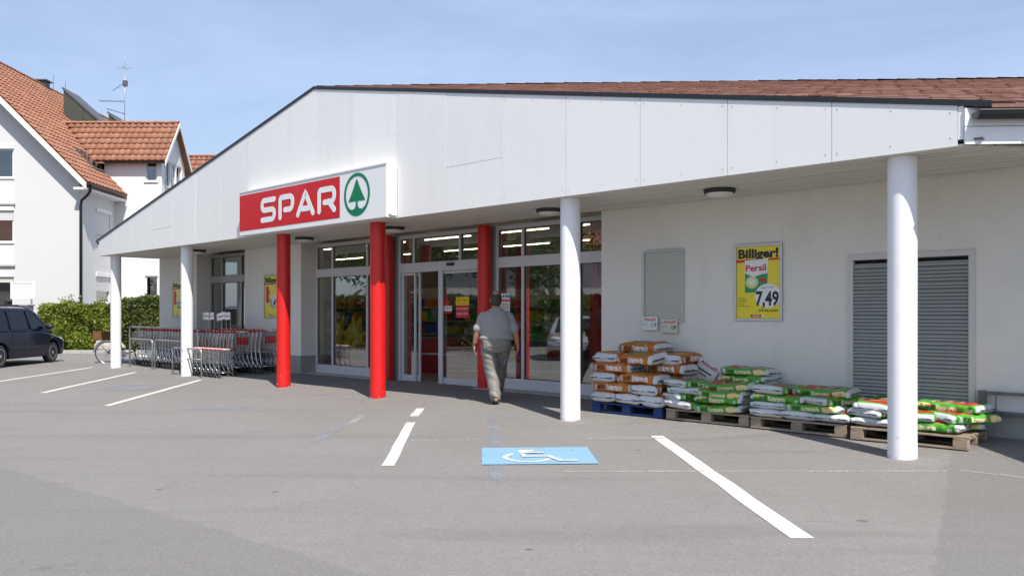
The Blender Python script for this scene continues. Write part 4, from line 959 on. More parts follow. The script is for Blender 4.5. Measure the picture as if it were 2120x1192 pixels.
def flag_mesh(seed):
    rnd = random.Random(seed); b = MB(); n_ = 10; p_ = rnd.uniform(0,6); vs = []
    for j in range(2):
        for i in range(n_+1): u = i/n_; vs.append((-.27*u, .022*math.sin(7*u+p_)*u, 1.0-.0-.17*j+.014*math.sin(6*u+p_)*u))
    b.add(vs, [(i,i+1,i+n_+2,i+n_+1) for i in range(n_)]); b.add([(x,y+.0025,z) for x,y,z in vs], [(i+n_+1,i+n_+2,i+1,i) for i in range(n_)])
    me = b.mesh('flag', 'print_white', 'all'); c = MB(); w0 = 1.0; V = []; Fs = []
    for k_ in range(9):
        if k_ == 4: continue
        n0 = len(V); V += [(-.5+k_/9+.01,.1,0),(-.5+k_/9+.085,.1,0),(-.5+k_/9+.085,.9,0),(-.5+k_/9+.01,.9,0)]; Fs.append((n0,n0+1,n0+2,n0+3))
    vs = []
    for x, y, z in V:
        u = .5-x/w0*.74; vs.append((-.27*u, .022*math.sin(7*u+p_)*u-.002, .885+y*.05+.014*math.sin(6*u+p_)*u))
    c.add(vs, Fs); return me, c.mesh('flag_print', 'print_red')
FM = [flag_mesh(s) for s in (1,2,3)]
for i in range(8):
    lx = -15.62-i*.215; tr = trolley(SMALL, lx, .50, 'child-size trolley at the end of its row, beside the big trolleys' if i == 0 else ('child-size trolley at the far end of its row behind the chipped white column' if i == 7 else '%s child-size trolley of its row, counted from the red column' % ORD[i]), GC, random.uniform(-1,1), False, True, 'child_trolley')
    if i in (0,1,2,4,5,6):
        tl = (R(random.uniform(-3,3)), R((0,0,-7,-5,-3,-1,0,0)[i]), 0); z0 = .50; x0 = .24
        o = obj('flag_pole', pole_me, tr, (x0,.16,z0), tl); f_, tx_ = FM[i%3]; fo = obj('flag', f_, o); tag(obj('flag_print', tx_, o), kind='stuff')
# tubular rails of the trolley bay
def hoop(lx0, lx1, d, h, lab, mid=None, r=.021):
    cx = (lx0+lx1)/2; t = thing('trolley_rail', lab, 'rail', L(cx,d,apron(cx,d)), RZ, 'tubular steel rails of the trolley bay'); hw = (lx1-lx0)/2; rr = .09
    b = MB(); pts = [(-hw,0,-.02)]+[(-hw+rr-rr*math.cos(R(a_)),0,h-rr+rr*math.sin(R(a_))) for a_ in range(0,91,15)]+[(hw-rr+rr*math.sin(R(a_)),0,h-rr+rr*math.cos(R(a_))) for a_ in range(0,91,15)]+[(hw,0,-.02)]
    b.tube(pts, r, 10); b.build('hoop', 'galv', t, smooth='all')
    if mid: b = MB(); b.tube([(-hw+.02,0,mid),(hw-.02,0,mid)], r*.8, 10); b.build('cross_rail', 'galv', t, smooth='all')
    for s in (-1,1): b = MB(); b.box(s*hw-.045,s*hw+.045,-.045,.045,-.01,.008); b.build('foot_plate', 'galv', t)
hoop(-21.02, -16.95, .60, 1.10, 'tall long steel rail over the front trolley row')
hoop(-20.90, -19.45, .56, .77, 'low steel hoop at the bicycle end of the trolley bay'); hoop(-19.30, -17.75, .56, .77, 'low steel hoop behind the chipped white column'); hoop(-17.45, -15.95, .20, .66, 'low steel hoop with cross rail in front of the child trolleys', .42)
# ------------------------------------------------------------------ shop interior
emit('tube_glow', (1.0,.88,.64), 7.0)
tubeL = None
for d in (3.6, 6.2, 9.4):
    for lx in (-18.5,-16.3,-13.4,-11.2,-9.0,-6.8):
        if tubeL is None:
            t = tubeL = thing('strip_light', 'lit fluorescent strip light on the shop ceiling', 'light', L(lx,d,3.3), RZ, 'fluorescent strip lights inside the shop')
            b = MB(); b.box(-.78,.78,-.05,.05,-.10,-.0); b.build('housing', 'lamp_dome', t); b = MB(); b.tube([(-.75,0,-.118),(.75,0,-.118)], .010, 8); b.build('tube', 'tube_glow', t)
        else: t = copy_tree(tubeL); t.location = L(lx,d,3.3)
        t['label'] = 'lit ceiling strip light, %s row behind the shop front, %s' % ({3.6:'first',6.2:'second',9.4:'third'}[d], {-18.5:'far trolley end',-16.3:'near trolley end',-13.4:'left display window',-11.2:'left of the entrance',-9.0:'right of the entrance',-6.8:'right display window'}[lx])
prod = [pm('product_%s' % n_, c, .5) for n_, c in (('red',(.50,.03,.03)),('yellow',(.62,.45,.04)),('white',(.62,.62,.60)),('blue',(.04,.10,.35)),('green',(.06,.28,.08)),('orange',(.55,.20,.03)))]
pm('shelf_metal', (.42,.41,.39), .5); pm('counter_red', (.36,.014,.02), .45, .08, 3); pm('counter_grey', (.16,.16,.17), .5)
def shelf(lx, d, w_, h_, rz, lab, seed):
    rnd = random.Random(seed); t = thing('store_shelf', lab, 'shelf', L(lx,d,.13), RZ+R(rz), 'stocked shelves inside the shop')
    b = MB(); b.box(-w_/2,w_/2,.20,.23,0,h_); b.build('back_panel', 'shelf_metal', t)
    zs = [.12+.36*i for i in range(int(h_/.36))]
    for z in zs: b = MB(); b.box(-w_/2,w_/2,-.22,.20,z-.03,z); b.build('shelf_board', 'shelf_metal', t)
    b = MB()
    for z in zs:
        x = -w_/2+.02
        while x < w_/2-.12:
            pw = rnd.uniform(.09,.26); ph = rnd.uniform(.14,.29); c = rnd.randrange(6); k = rnd.randint(1,3)
            for i in range(k):
                if x+pw > w_/2-.01: break
                b.box(x, x+pw-.008, -.20+rnd.uniform(0,.03), .15, z+.001, z+ph, c); x += pw
    tag(b.build('products', prod, t), kind='stuff')
shelf(-18.6, 6.4, 3.0, 1.9, 0, 'stocked shelf far back behind the left display window', 1); shelf(-15.2, 6.4, 3.2, 2.1, 0, 'tall stocked shelf facing the entrance', 2); shelf(-11.9, 6.4, 3.0, 2.0, 0, 'stocked shelf far back behind the right display window', 6)
shelf(-8.9, 4.4, 2.2, 1.2, 0, 'low stocked shelf behind the right display window', 3); shelf(-17.6, 5.0, 3.0, 1.8, 0, 'stocked shelf behind the grey framed window', 4); shelf(-10.6, 9.5, 4.0, 2.0, 0, 'stocked shelf at the back of the shop', 5)
t = thing('checkout_counter', 'red checkout counter with grey belt inside the entrance', 'counter', L(-12.5,4.2,.13), RZ+R(20))
b = MB(); b.box(-.9,.9,-.3,.3,0,.42); b.build('base', 'counter_red', t, bevel=.01); b = MB(); b.box(-.95,.95,-.33,.33,.47,.80); b.build('front', 'counter_red', t, bevel=.02)
b = MB(); b.box(-.92,.92,-.30,.30,.421,.469); b.build('rail', 'alu', t); b = MB(); b.box(-.94,.94,-.28,.28,.801,.83); b.build('belt', 'counter_grey', t)
b = MB(); b.tube([(.2,.1,.83),(.2,.1,1.25)], .03, 8); b.box(.05,.35,.06,.14,1.25,1.5); b.build('till_screen', 'counter_grey', t)
# remesh helper: fuse overlapping solids into one skin
def fuse(mb, name, mats, parent, voxel=.012, smooth=6, fn=None, paintfn=None):
    me = mb.mesh('tmp', 'print_white'); o = bpy.data.objects.new('tmp', me); col.objects.link(o)
    r = o.modifiers.new('r', 'REMESH'); r.mode = 'VOXEL'; r.voxel_size = voxel; s = o.modifiers.new('s', 'SMOOTH'); s.iterations = smooth; s.factor = .5
    dg = bpy.context.evaluated_depsgraph_get(); me2 = bpy.data.meshes.new_from_object(o.evaluated_get(dg)); bpy.data.objects.remove(o)
    me2.materials.clear()
    for m in mats: me2.materials.append(MATS[m])
    if fn:
        nn_ = [v.normal.copy() for v in me2.vertices]
        for v, q_ in zip(me2.vertices, nn_): v.co = fn(v.co.copy(), q_)
    for p in me2.polygons:
        p.use_smooth = True
        if paintfn: p.material_index = paintfn(p.center)
    return obj(name, me2, parent)
def limb(mb, pts, rs, n=14):
    mb.tube(pts, rs, n)
    for p, r in zip(pts, rs): mb.ell(p, (r,r,r), 12, 8)
pm('inflatable_yellow', (.72,.50,.02), .25, .05, 3, coat=.5); pm('inflatable_red', (.60,.06,.03), .3)
def inflatable(lx, d, z, rz, lab):
    t = thing('inflatable_animal', lab, 'inflatable toy', L(lx,d,z), RZ+R(rz), 'yellow inflatable animals in the display window'); t.scale = (1.15,1.1,1.2)
    b = MB(); b.ell((0,0,.30), (.30,.16,.17)); b.ell((-.32,0,.50), (.16,.14,.15)); b.ell((-.46,0,.46), (.09,.09,.08)); limb(b, [(-.22,0,.36),(-.30,0,.46)], [.13,.12])
    for s in (-1,1):
        b.ell((-.27,s*.10,.66), (.05,.035,.10)); limb(b, [(-.18,s*.12,.24),(-.26,s*.14,.06)], [.08,.065]); limb(b, [(.20,s*.12,.22),(.26,s*.14,.06)], [.09,.065])
    limb(b, [(.28,0,.36),(.40,0,.50)], [.04,.03]); fuse(b, 'body', ['inflatable_yellow'], t, .022, 5)
    for s in (-1,1): b = MB(); b.ell((-.41,s*.085,.555), (.018,.018,.024)); b.build('eye', 'print_black', t, smooth='all'); b = MB(); b.ell((.08,s*.155,.33), (.06,.012,.06)); b.build('cheek_spot', 'inflatable_red', t, smooth='all')
t = thing('display_table', 'red draped display table with wire rim in the left display window', 'table', L(-13.25,2.60,.13), RZ)
b = MB(); b.box(-.75,.75,-.25,.25,0,.42); b.build('drape', 'counter_red', t, bevel=.01)
b = MB()
for i in range(31): b.tube([(-.75+.05*i,-.26,.30),(-.73+.05*i,-.27,.62)], .004, 4)
for z in (.45,.62): b.tube([(-.76,-.265,z),(.76,-.265,z)], .005, 4)
b.build('wire_rim', 'chrome', t, smooth='all')
inflatable(-13.60, 2.62, .56, 0, 'yellow inflatable animal at the left of the display table'); inflatable(-12.86, 2.64, .56, 8, 'yellow inflatable animal at the right of the display table')

# ------------------------------------------------------------------ house behind the hedge
pm('house_render', (.58,.582,.58), .92, .03, 1, bump=.3, bs=40); pm('house_boards', (.70,.70,.69), .6, .03, 1.5); pm('house_metal', (.085,.095,.075), .45, .15, 3, metal=.4); pm('flashing', (.10,.105,.115), .5, .1, 4, metal=.3)
pm('curtain', (.62,.62,.60), .9, .1, 20); pm('shutter_slats', (.62,.62,.60), .6, .05, 3)
H0 = Vector((-17.35, 36.0, 0))
house = thing('apartment_house', 'white house with steep orange tiled roof behind the hedge', 'house', H0)
EX, EZ, RX, RZZ = .55, 7.08, -5.89, 13.52          # eave edge and ridge in house coordinates (x from the side wall, y from the gable wall)
def rz_at(x): return EZ + (EX-x)*(RZZ-EZ)/(EX-RX)
def wall_grid(mb, u0, u1, z0, z1, holes, put, depth=.14):
    us = sorted(set([u0,u1]+[h[0] for h in holes]+[h[1] for h in holes])); zs = sorted(set([z0,z1]+[h[2] for h in holes]+[h[3] for h in holes]))
    inh = lambda u, z: any(h[0] < u < h[1] and h[2] < z < h[3] for h in holes)
    for i in range(len(us)-1):
        for j in range(len(zs)-1):
            if not inh((us[i]+us[i+1])/2, (zs[j]+zs[j+1])/2): mb.add([put(us[i],0,zs[j]),put(us[i+1],0,zs[j]),put(us[i+1],0,zs[j+1]),put(us[i],0,zs[j+1])], [(0,1,2,3)])
    for a_, b_, c_, e_ in holes:
        c4 = [(a_,c_),(b_,c_),(b_,e_),(a_,e_)]
        for k in range(4): (p,q),(r_,s_) = c4[k], c4[(k+1)%4]; mb.add([put(p,0,q),put(r_,0,s_),put(r_,depth,s_),put(p,depth,q)], [(0,1,2,3)])
def house_window(par, put, a_, b_, c_, e_, div=1, shutter=0.0, depth=.12, curtain=True):
    def bx(mb, u0,u1,y0,y1,z0,z1): mb.hexa([put(u0,y0,z0),put(u1,y0,z0),put(u1,y1,z0),put(u0,y1,z0),put(u0,y0,z1),put(u1,y0,z1),put(u1,y1,z1),put(u0,y1,z1)])
    f = MB(); fw = .07; y0, y1 = depth-.06, depth
    for u0,u1,z0,z1 in [(a_,b_,c_,c_+fw),(a_,b_,e_-fw,e_),(a_,a_+fw,c_+fw,e_-fw),(b_-fw,b_,c_+fw,e_-fw)]+[(a_+(b_-a_)*k/div-.04,a_+(b_-a_)*k/div+.04,c_+fw,e_-fw) for k in range(1,div)]: bx(f,u0,u1,y0,y1,z0,z1)
    w_ = f.build('window', 'house_boards', par)
    for k in range(div):
        p = MB(); x0, x1 = a_+(b_-a_)*k/div+(fw if k == 0 else .04), a_+(b_-a_)*(k+1)/div-(fw if k == div-1 else .04); bx(p, x0, x1, depth-.03, depth-.024, c_+fw, e_-fw); p.build('pane', 'house_glass', w_)
    s = MB(); bx(s, a_-.05, b_+.05, -.06, depth-.06, c_-.05, c_-.002); s.build('sill', 'house_boards', w_)
    if curtain: q = MB(); bx(q, a_+fw, b_-fw, depth+.06, depth+.07, c_+.06, c_+(e_-c_)*.45); q.build('curtain', 'curtain', w_)
    bk = MB(); bx(bk, a_, b_, depth+.25, depth+.26, c_, e_); bk.build('room', 'dark_void', w_)
    if shutter:
        bxm = MB(); bx(bxm, a_-.04, b_+.04, -.05, depth-.07, e_+.002, e_+.18); bxm.build('shutter_box', 'house_boards', w_)
        n_ = int((e_-c_)*shutter/.06)
        for i in range(n_): m = MB(); bx(m, a_+.03, b_-.03, depth-.10, depth-.075, e_-.06*(i+1)+.004, e_-.06*i-.003); m.build('shutter_slat', 'shutter_slats', w_)
front = lambda u, y, z: (u, y, z)
side = lambda u, y, z: (-y, u, z)
gw = MB(); gh = [(-4.6,-2.85,7.35,8.60),(-4.6,-2.85,4.58,5.95),(-4.6,-2.85,1.8,3.1)]
wall_grid(gw, -9.2, -2.5, 0, 9.6, gh, front); gw.add([(-12.3,0,0),(-9.2,0,0),(-9.2,0,10.05),(-12.3,0,7.0)], [(0,1,2,3)]); gw.add([(-2.5,0,0),(0,0,0),(0,0,rz_at(0)-.1),(-2.5,0,rz_at(-2.5)-.1)], [(0,1,2,3)]); gw.add([(-9.2,0,9.6),(-2.5,0,9.6),(-2.5,0,rz_at(-2.5)-.1),(RX,0,RZZ-.1),(-9.2,0,10.05)], [(0,1,2,3,4)])
shs = [(1.55,2.95,5.0,6.1),(1.55,2.95,2.0,3.2)]; wall_grid(gw, 0, 3.5, 0, 7.55, shs, side); gw.add([(0,6.5,0),(0,26,0),(0,26,7.55),(0,6.5,7.55)], [(0,1,2,3)]); gw.add([(-12.3,0,0),(-12.3,26,0),(-12.3,26,7.5),(-12.3,0,7.5)], [(0,1,2,3)])
hw = gw.build('wall', 'house_render', house)
for h, s_ in zip(gh, (0.02,.35,.2)): house_window(house, front, *h, 2, s_)
for h, s_ in zip(shs, (.98,.55)): house_window(house, side, *h, 1, s_)
for z0, z1 in ((3.62,4.45),(6.25,7.22)):
    b = MB(); b.box(-4.7,-2.8,-.03,-.002,z0,z1); b.build('window_panel', 'house_boards', house); b = MB(); b.box(-4.75,-2.75,-.09,-.031,z0-.07,z0-.0); b.build('ledge', 'step_stone', house)
# main roof
rb = MB(); Y0, Y1 = -.55, 26
rb.add([(EX,Y0,EZ),(RX,Y0,RZZ),(RX,Y1,RZZ),(EX,Y1,EZ),(EX,Y0,EZ-.14),(RX,Y0,RZZ-.14),(RX,Y1,RZZ-.14),(EX,Y1,EZ-.14)], [(0,1,2,3),(7,6,5,4),(0,3,7,4),(0,4,5,1),(2,6,7,3)])
xw = 2*RX-EX; rb.add([(xw,Y0,EZ),(RX,Y0,RZZ),(RX,Y1,RZZ),(xw,Y1,EZ),(xw,Y0,EZ-.14),(RX,Y0,RZZ-.14),(RX,Y1,RZZ-.14),(xw,Y1,EZ-.14)], [(3,2,1,0),(4,5,6,7),(0,3,7,4),(0,1,5,4)])
roof = rb.build('roof', 'clay_tile', house)
for p_, q_ in (((EX,EZ),(RX,RZZ)),((xw,EZ),(RX,RZZ))):
    vb = MB(); vb.add([(p_[0],Y0-.03,p_[1]-.02),(q_[0],Y0-.03,q_[1]-.02),(q_[0],Y0-.03,q_[1]-.30),(p_[0],Y0-.03,p_[1]-.30),(p_[0],Y0+.02,p_[1]-.02),(q_[0],Y0+.02,q_[1]-.02),(q_[0],Y0+.02,q_[1]-.30),(p_[0],Y0+.02,p_[1]-.30)], [(0,1,2,3),(7,6,5,4),(0,3,7,4),(0,4,5,1),(3,2,6,7)]); vb.build('verge_board', 'house_boards', house)
eb = MB(); eb.box(.0,EX-.02,Y0,3.4,EZ-.30,EZ-.20); eb.build('eave_soffit', 'house_boards', house)
def tile_prof(n_=6):
    """one interlocking tile: x across, y up-slope, z out"""
    pts = [(-.5,.0),(-.30,.0),(-.14,.02),(.02,.05),(.18,.05),(.34,.02),(.5,.0)]; return pts
def tile_mesh(w_, ln):
    b = MB(); pr = tile_prof(); n_ = len(pr); vs = []
    for y, lift in ((0,.052),(ln,.002)):
        for x, z in pr: vs.append((x*w_, y, z+lift))
    vs += [(x*w_, 0, z+.006) for x, z in pr]
    b.add(vs, [(i,i+1,i+n_+1,i+n_) for i in range(n_-1)]+[(i+2*n_,i+1+2*n_,i+1,i) for i in range(n_-1)]); return b
# main roof tiles: too many to be parts, one real mesh
TW, TL = .30, .36; sl = math.hypot(EX-RX, RZZ-EZ); us_ = Vector((RX-EX,0,RZZ-EZ)).normalized(); nr = Vector((-us_.z*-1,0,us_.x*-1)); nr = Vector((us_.z,0,-us_.x)); nr = nr if nr.z > 0 else -nr
tm = MB(); base = tile_mesh(TW, TL*1.08)
for r_ in range(int(sl/TL)+1):
    for c_ in range(int(25/TW)):
        y = Y0+.05+TW*(c_+.5); s_ = r_*TL
        if s_+TL*.5 > sl: continue
        o_ = Vector((EX,0,EZ)) + us_*s_ + nr*(.01+random.uniform(0,.006)); j = random.uniform(-.006,.006)
        tm.add([o_ + Vector((0,y+p[0],0)) + us_*(p[1]+j) + nr*p[2] for p in base.v], base.f)
tag(tm.build('roof_tiles', 'clay_tile', roof), kind='stuff')
rt_ = None
for i in range(60):
    if rt_ is None: b = MB(); b.loft([[(math.cos(R(a_))*r_, y, math.sin(R(a_))*r_*.8) for a_ in range(-10,191,20)] for y, r_ in ((0,.15),(.42,.13))], cap=False); rt_ = b.mesh('ridge_tile', 'clay_tile', 'all')
    obj('ridge_tile', rt_, roof, (RX, Y0+i*.40, RZZ+.0))
# gutter and downpipe
def half_gutter(par, p, q, outv, r=.075, m='dark_trim', name='gutter'):
    b = MB(); p, q, outv = Vector(p), Vector(q), Vector(outv); rings = []
    for c_ in (p, q): rings.append([c_+outv*(r*math.cos(math.pi+math.pi*i/8))+Vector((0,0,r*math.sin(math.pi+math.pi*i/8))) for i in range(9)]+[c_+outv*((r-.012)*math.cos(math.pi+math.pi*i/8))+Vector((0,0,(r-.012)*math.sin(math.pi+math.pi*i/8))) for i in range(8,-1,-1)])
    b.loft(rings); return b.build(name, m, par, smooth=True)
half_gutter(house, (EX+.06,Y0,EZ-.02), (EX+.06,3.2,EZ-.02), (1,0,0))
b = MB(); b.tube([(EX+.06,-.25,EZ-.09),(EX+.04,-.25,EZ-.30),(EX-.10,-.22,EZ-.50),(.16,-.16,EZ-.72),(.10,-.10,EZ-.95),(.10,-.10,.1)], .06, 10); b.build('downpipe', 'dark_trim', house, smooth='all')
# cross wings with their own gables
def wing(yc, tiles, lab):
    hy, x1 = 1.52, 2.19; ez, rz_ = 9.02, 10.83; b = MB()
    holes = [(1.42,1.98,7.75,8.85),(1.40,2.02,.9,3.3)]; put = lambda u, y, z: (u, yc-hy+y, z)
    wall_grid(b, -.5, x1, 0, 9.0, holes, put)
    eh = [(yc-1.15,yc-.42,7.6,8.85),(yc-.36,yc+.36,7.6,8.85),(yc+.42,yc+1.15,7.6,8.85)]; pe = lambda u, y, z: (x1-y, u, z)
    wall_grid(b, yc-hy, yc+hy, 0, 9.0, eh, pe); b.add([(x1,yc-hy,9.0),(x1,yc+hy,9.0),(x1,yc,rz_-.12)], [(0,1,2)]); b.add([(x1,yc+hy,0),(-.5,yc+hy,0),(-.5,yc+hy,9),(x1,yc+hy,9)], [(0,1,2,3)])
    wo = b.build('wing_wall', 'house_boards', house); wo['label'] = lab
    house_window(wo_par(wo), put, *holes[0], 1, 0); house_window(wo_par(wo), put, *holes[1], 1, 0, curtain=False)
    for h in eh: house_window(wo_par(wo), pe, *h, 1, 0)
    xe, xi = x1+.28, -3.2; ov = .32; ey = hy+ov; rr = MB(); e_z = rz_-(rz_-ez)*ey/hy
    for s in (-1,1): rr.add([(xe,yc+s*ey,e_z),(xi,yc+s*ey,e_z),(xi,yc,rz_),(xe,yc,rz_),(xe,yc+s*ey,e_z-.10),(xi,yc+s*ey,e_z-.10),(xi,yc,rz_-.10),(xe,yc,rz_-.10)], [(0,1,2,3),(7,6,5,4),(0,3,7,4),(0,4,5,1)])
    ro = rr.build('wing_roof', 'clay_tile', house)
    for s in (-1,1): v = MB(); v.add([(xe+.01,yc+s*ey,e_z+.01),(xe+.01,yc,rz_+.01),(xe+.01,yc,rz_-.2),(xe+.01,yc+s*ey,e_z-.2),(xe+.05,yc+s*ey,e_z+.01),(xe+.05,yc,rz_+.01),(xe+.05,yc,rz_-.2),(xe+.05,yc+s*ey,e_z-.2)], [(0,1,2,3),(7,6,5,4),(0,4,5,1),(3,2,6,7),(0,3,7,4)]); v.build('verge_board', 'house_boards', ro)
    half_gutter(ro, (-.35,yc-ey-.05,e_z), (xe,yc-ey-.05,e_z), (0,-1,0), .06)
    ln = math.hypot(ey, rz_-e_z); ang = math.atan2(rz_-e_z, ey)
    nrow = 7; tl = ln/nrow; tw = .30; mesh = tile_mesh(tw, tl*1.08).mesh('tile', 'clay_tile', 'all')
    for r_ in range(nrow):
        lim = xi+.0
        for c_ in range(int((xe-xi)/tw)):
            x = xe-tw*(c_+.5); zt_ = e_z+math.sin(ang)*r_*tl
            if zt_+.1 < rz_at(x)-.05: continue
            if not tiles and x < -.2: continue
            o = obj('tile', mesh, ro, (x, yc-ey+math.cos(ang)*r_*tl, e_z+math.sin(ang)*r_*tl+.012+random.uniform(0,.006)), (ang,0,random.uniform(-.008,.008)))
    for i in range(15 if tiles else 8): obj('ridge_tile', rt_, ro, (xe-.42-i*.40, yc, rz_+.0), (0,0,R(90)+math.pi))
    if tiles:
        v = MB(); pa, pb = Vector((rz_at(0)-0,0,0)), None
        def on(x, y): return Vector((x, y, rz_at(x)+.05))
        xa_, xb_ = EX-(rz_-EZ)/((RZZ-EZ)/(EX-RX)), EX-(e_z-EZ)/((RZZ-EZ)/(EX-RX))
        A, B = on(xa_, yc), on(xb_, yc-ey); off = Vector((-.20,-.14,.19)); v.add([A+Vector((0,0,.03)),B+Vector((0,0,.03)),B+off,A+off], [(0,1,2,3)]); v.build('valley_flashing', 'flashing', ro)
    return ro
def wo_par(w_): return house
wing(5.0, True, 'bright white cross wing with small window'); wing(13.6, False, 'farther white cross wing')
# metal clad roof boxes
for y in (6.3, 11.4):
    def Zr(x): return rz_at(x)
    b = MB(); xa_, xb_ = -3.85, -1.9; top = 1.40
    poly = [(xa_,Zr(xa_)-.2),(xa_,Zr(xa_)+top),(xb_,Zr(xb_)+top+.1),(xb_,Zr(xb_)-.2)]
    b.prism(poly, y, y+1.7); bo = b.build('roof_box', 'house_metal', house); bo['label'] = 'dark metal clad dormer box on the tiled roof'
    s_ = MB(); s_.prism([(xa_-.06,Zr(xa_)+top-.02),(xa_-.06,Zr(xa_)+top+.09),(xb_+.10,Zr(xb_)+top+.19-.02),(xb_+.10,Zr(xb_)+top+.06)], y-.05, y+1.75); s_.build('box_cap', 'flashing', bo)
    s_ = MB(); s_.box((xa_+xb_)/2-.02,(xa_+xb_)/2+.02,y-.025,y-.002,Zr((xa_+xb_)/2)+.1,Zr((xa_+xb_)/2)+top-.05); s_.build('seam', 'house_metal', bo)
# roof window, chimney, antenna
def roof_slab(name, x0, x1, y0, y1, h0, h1, m, par):
    b = MB(); P = lambda x, y, h: Vector((x,y,rz_at(x))) + nr*h
    b.hexa([P(x0,y0,h0),P(x1,y0,h0),P(x1,y1,h0),P(x0,y1,h0),P(x0,y0,h1),P(x1,y0,h1),P(x1,y1,h1),P(x0,y1,h1)]); return b.build(name, m, par)
rw_ = roof_slab('roof_window', -1.45, -.40, 2.25, 3.15, .0, .13, 'flashing', house); roof_slab('pane', -1.36, -.50, 2.34, 3.06, .132, .14, 'house_glass', rw_)
b = MB(); b.box(RX-.22,RX+.22,8.0,8.5,RZZ-.6,RZZ+.24); co = b.build('chimney', 'house_metal', house, bevel=.02); b = MB(); b.box(RX-.34,RX+.34,7.9,8.6,RZZ+.241,RZZ+.30); b.build('chimney_cap', 'flashing', co)
ant = thing('roof_antenna', 'tall television antenna mast with several aerials on the house ridge', 'antenna', H0+Vector((RX,18.3,RZZ)))
b = MB(); b.tube([(0,0,-.1),(0,0,3.9)], .025, 8); b.tube([(0,0,3.9),(0,0,4.9)], .008, 6); b.build('mast', 'galv', ant, smooth='all')
def aerial(z, ln, n_, tilt, rz, w_=.5):
    b = MB(); b.tube([(0,0,0),(-ln,0,0)], .014, 6)
    for i in range(n_): x = -ln*(i+.5)/n_; b.tube([(x,-w_/2,0),(x,w_/2,0)], .008, 5); b.tube([(x,0,-.03),(x,0,.05)], .012, 5)
    b.build('aerial', 'flashing', ant, smooth='all', loc=(0,0,z), rot=(0,tilt,rz))
aerial(.15,1.6,7,R(-14),R(180)); aerial(.95,1.15,9,R(14),R(12)); aerial(1.75,1.6,12,R(0),R(6)); aerial(2.95,.9,6,R(-38),R(20),.3)
b = MB(); b.tube([(-.45,0,3.9),(.45,.1,3.95)], .01, 6); b.tube([(0,-.4,3.92),(0,.4,3.92)], .01, 6); b.build('dipole', 'flashing', ant); b = MB(); b.box(-.10,.16,-.1,.1,2.75,3.1); b.build('amplifier', 'flashing', ant)
for y in (9.3, 10.6): b = MB(); b.tube([(RX,y,RZZ),(RX,y,RZZ+.9)], .012, 6); b.build('lightning_rod', 'flashing', house)

# ------------------------------------------------------------------ hedges, rock, notice board, container
def leaf_mat(name, a_, c_, tr=.25):
    m, nb, b = new_mat(name); g = nb.new('ShaderNodeNewGeometry').outputs['Random Per Island']; p = nb.new('ShaderNodeNewGeometry').outputs['Position']
    cc = nb.mix(g, a_, c_); cc = nb.mix(nb.math('MULTIPLY', nb.ramp(nb.noise(p, 1.8, 3), .45, .7), .5), cc, tuple(x*.65 for x in a_))
    nb.put(b.inputs['Base Color'], cc); b.inputs['Roughness'].default_value = .45
    tl = nb.new('ShaderNodeBsdfTranslucent'); nb.put(tl.inputs[0], nb.mix(.3, cc, (.20,.26,.02))); mx_ = nb.new('ShaderNodeMixShader'); mx_.inputs[0].default_value = tr
    o = nb.n['Material Output']; nb.t.links.new(b.outputs[0], mx_.inputs[1]); nb.t.links.new(tl.outputs[0], mx_.inputs[2]); nb.t.links.new(mx_.outputs[0], o.inputs[0])
leaf_mat('leaf_light', (.075,.125,.012), (.26,.30,.035)); leaf_mat('leaf_dark', (.040,.070,.014), (.15,.17,.035)); leaf_mat('leaf_tree', (.025,.060,.010), (.085,.14,.022))
pm('bark', (.10,.075,.05), .9, .3, 8, bump=.8, bs=20)
def add_leaf(b, p, s, rnd, up=None):
    d_ = Vector((rnd.gauss(0,1), rnd.gauss(0,1), rnd.gauss(0,.7)+.25)).normalized(); e_ = d_.orthogonal().normalized(); e_.rotate(Matrix.Rotation(rnd.uniform(0,6.28),3,d_)); f_ = d_.cross(e_)
    p = Vector(p); b.add([p-e_*s, p+f_*s*.5+d_*s*.12, p+e_*s, p-f_*s*.5+d_*s*.12], [(0,1,2,3)])
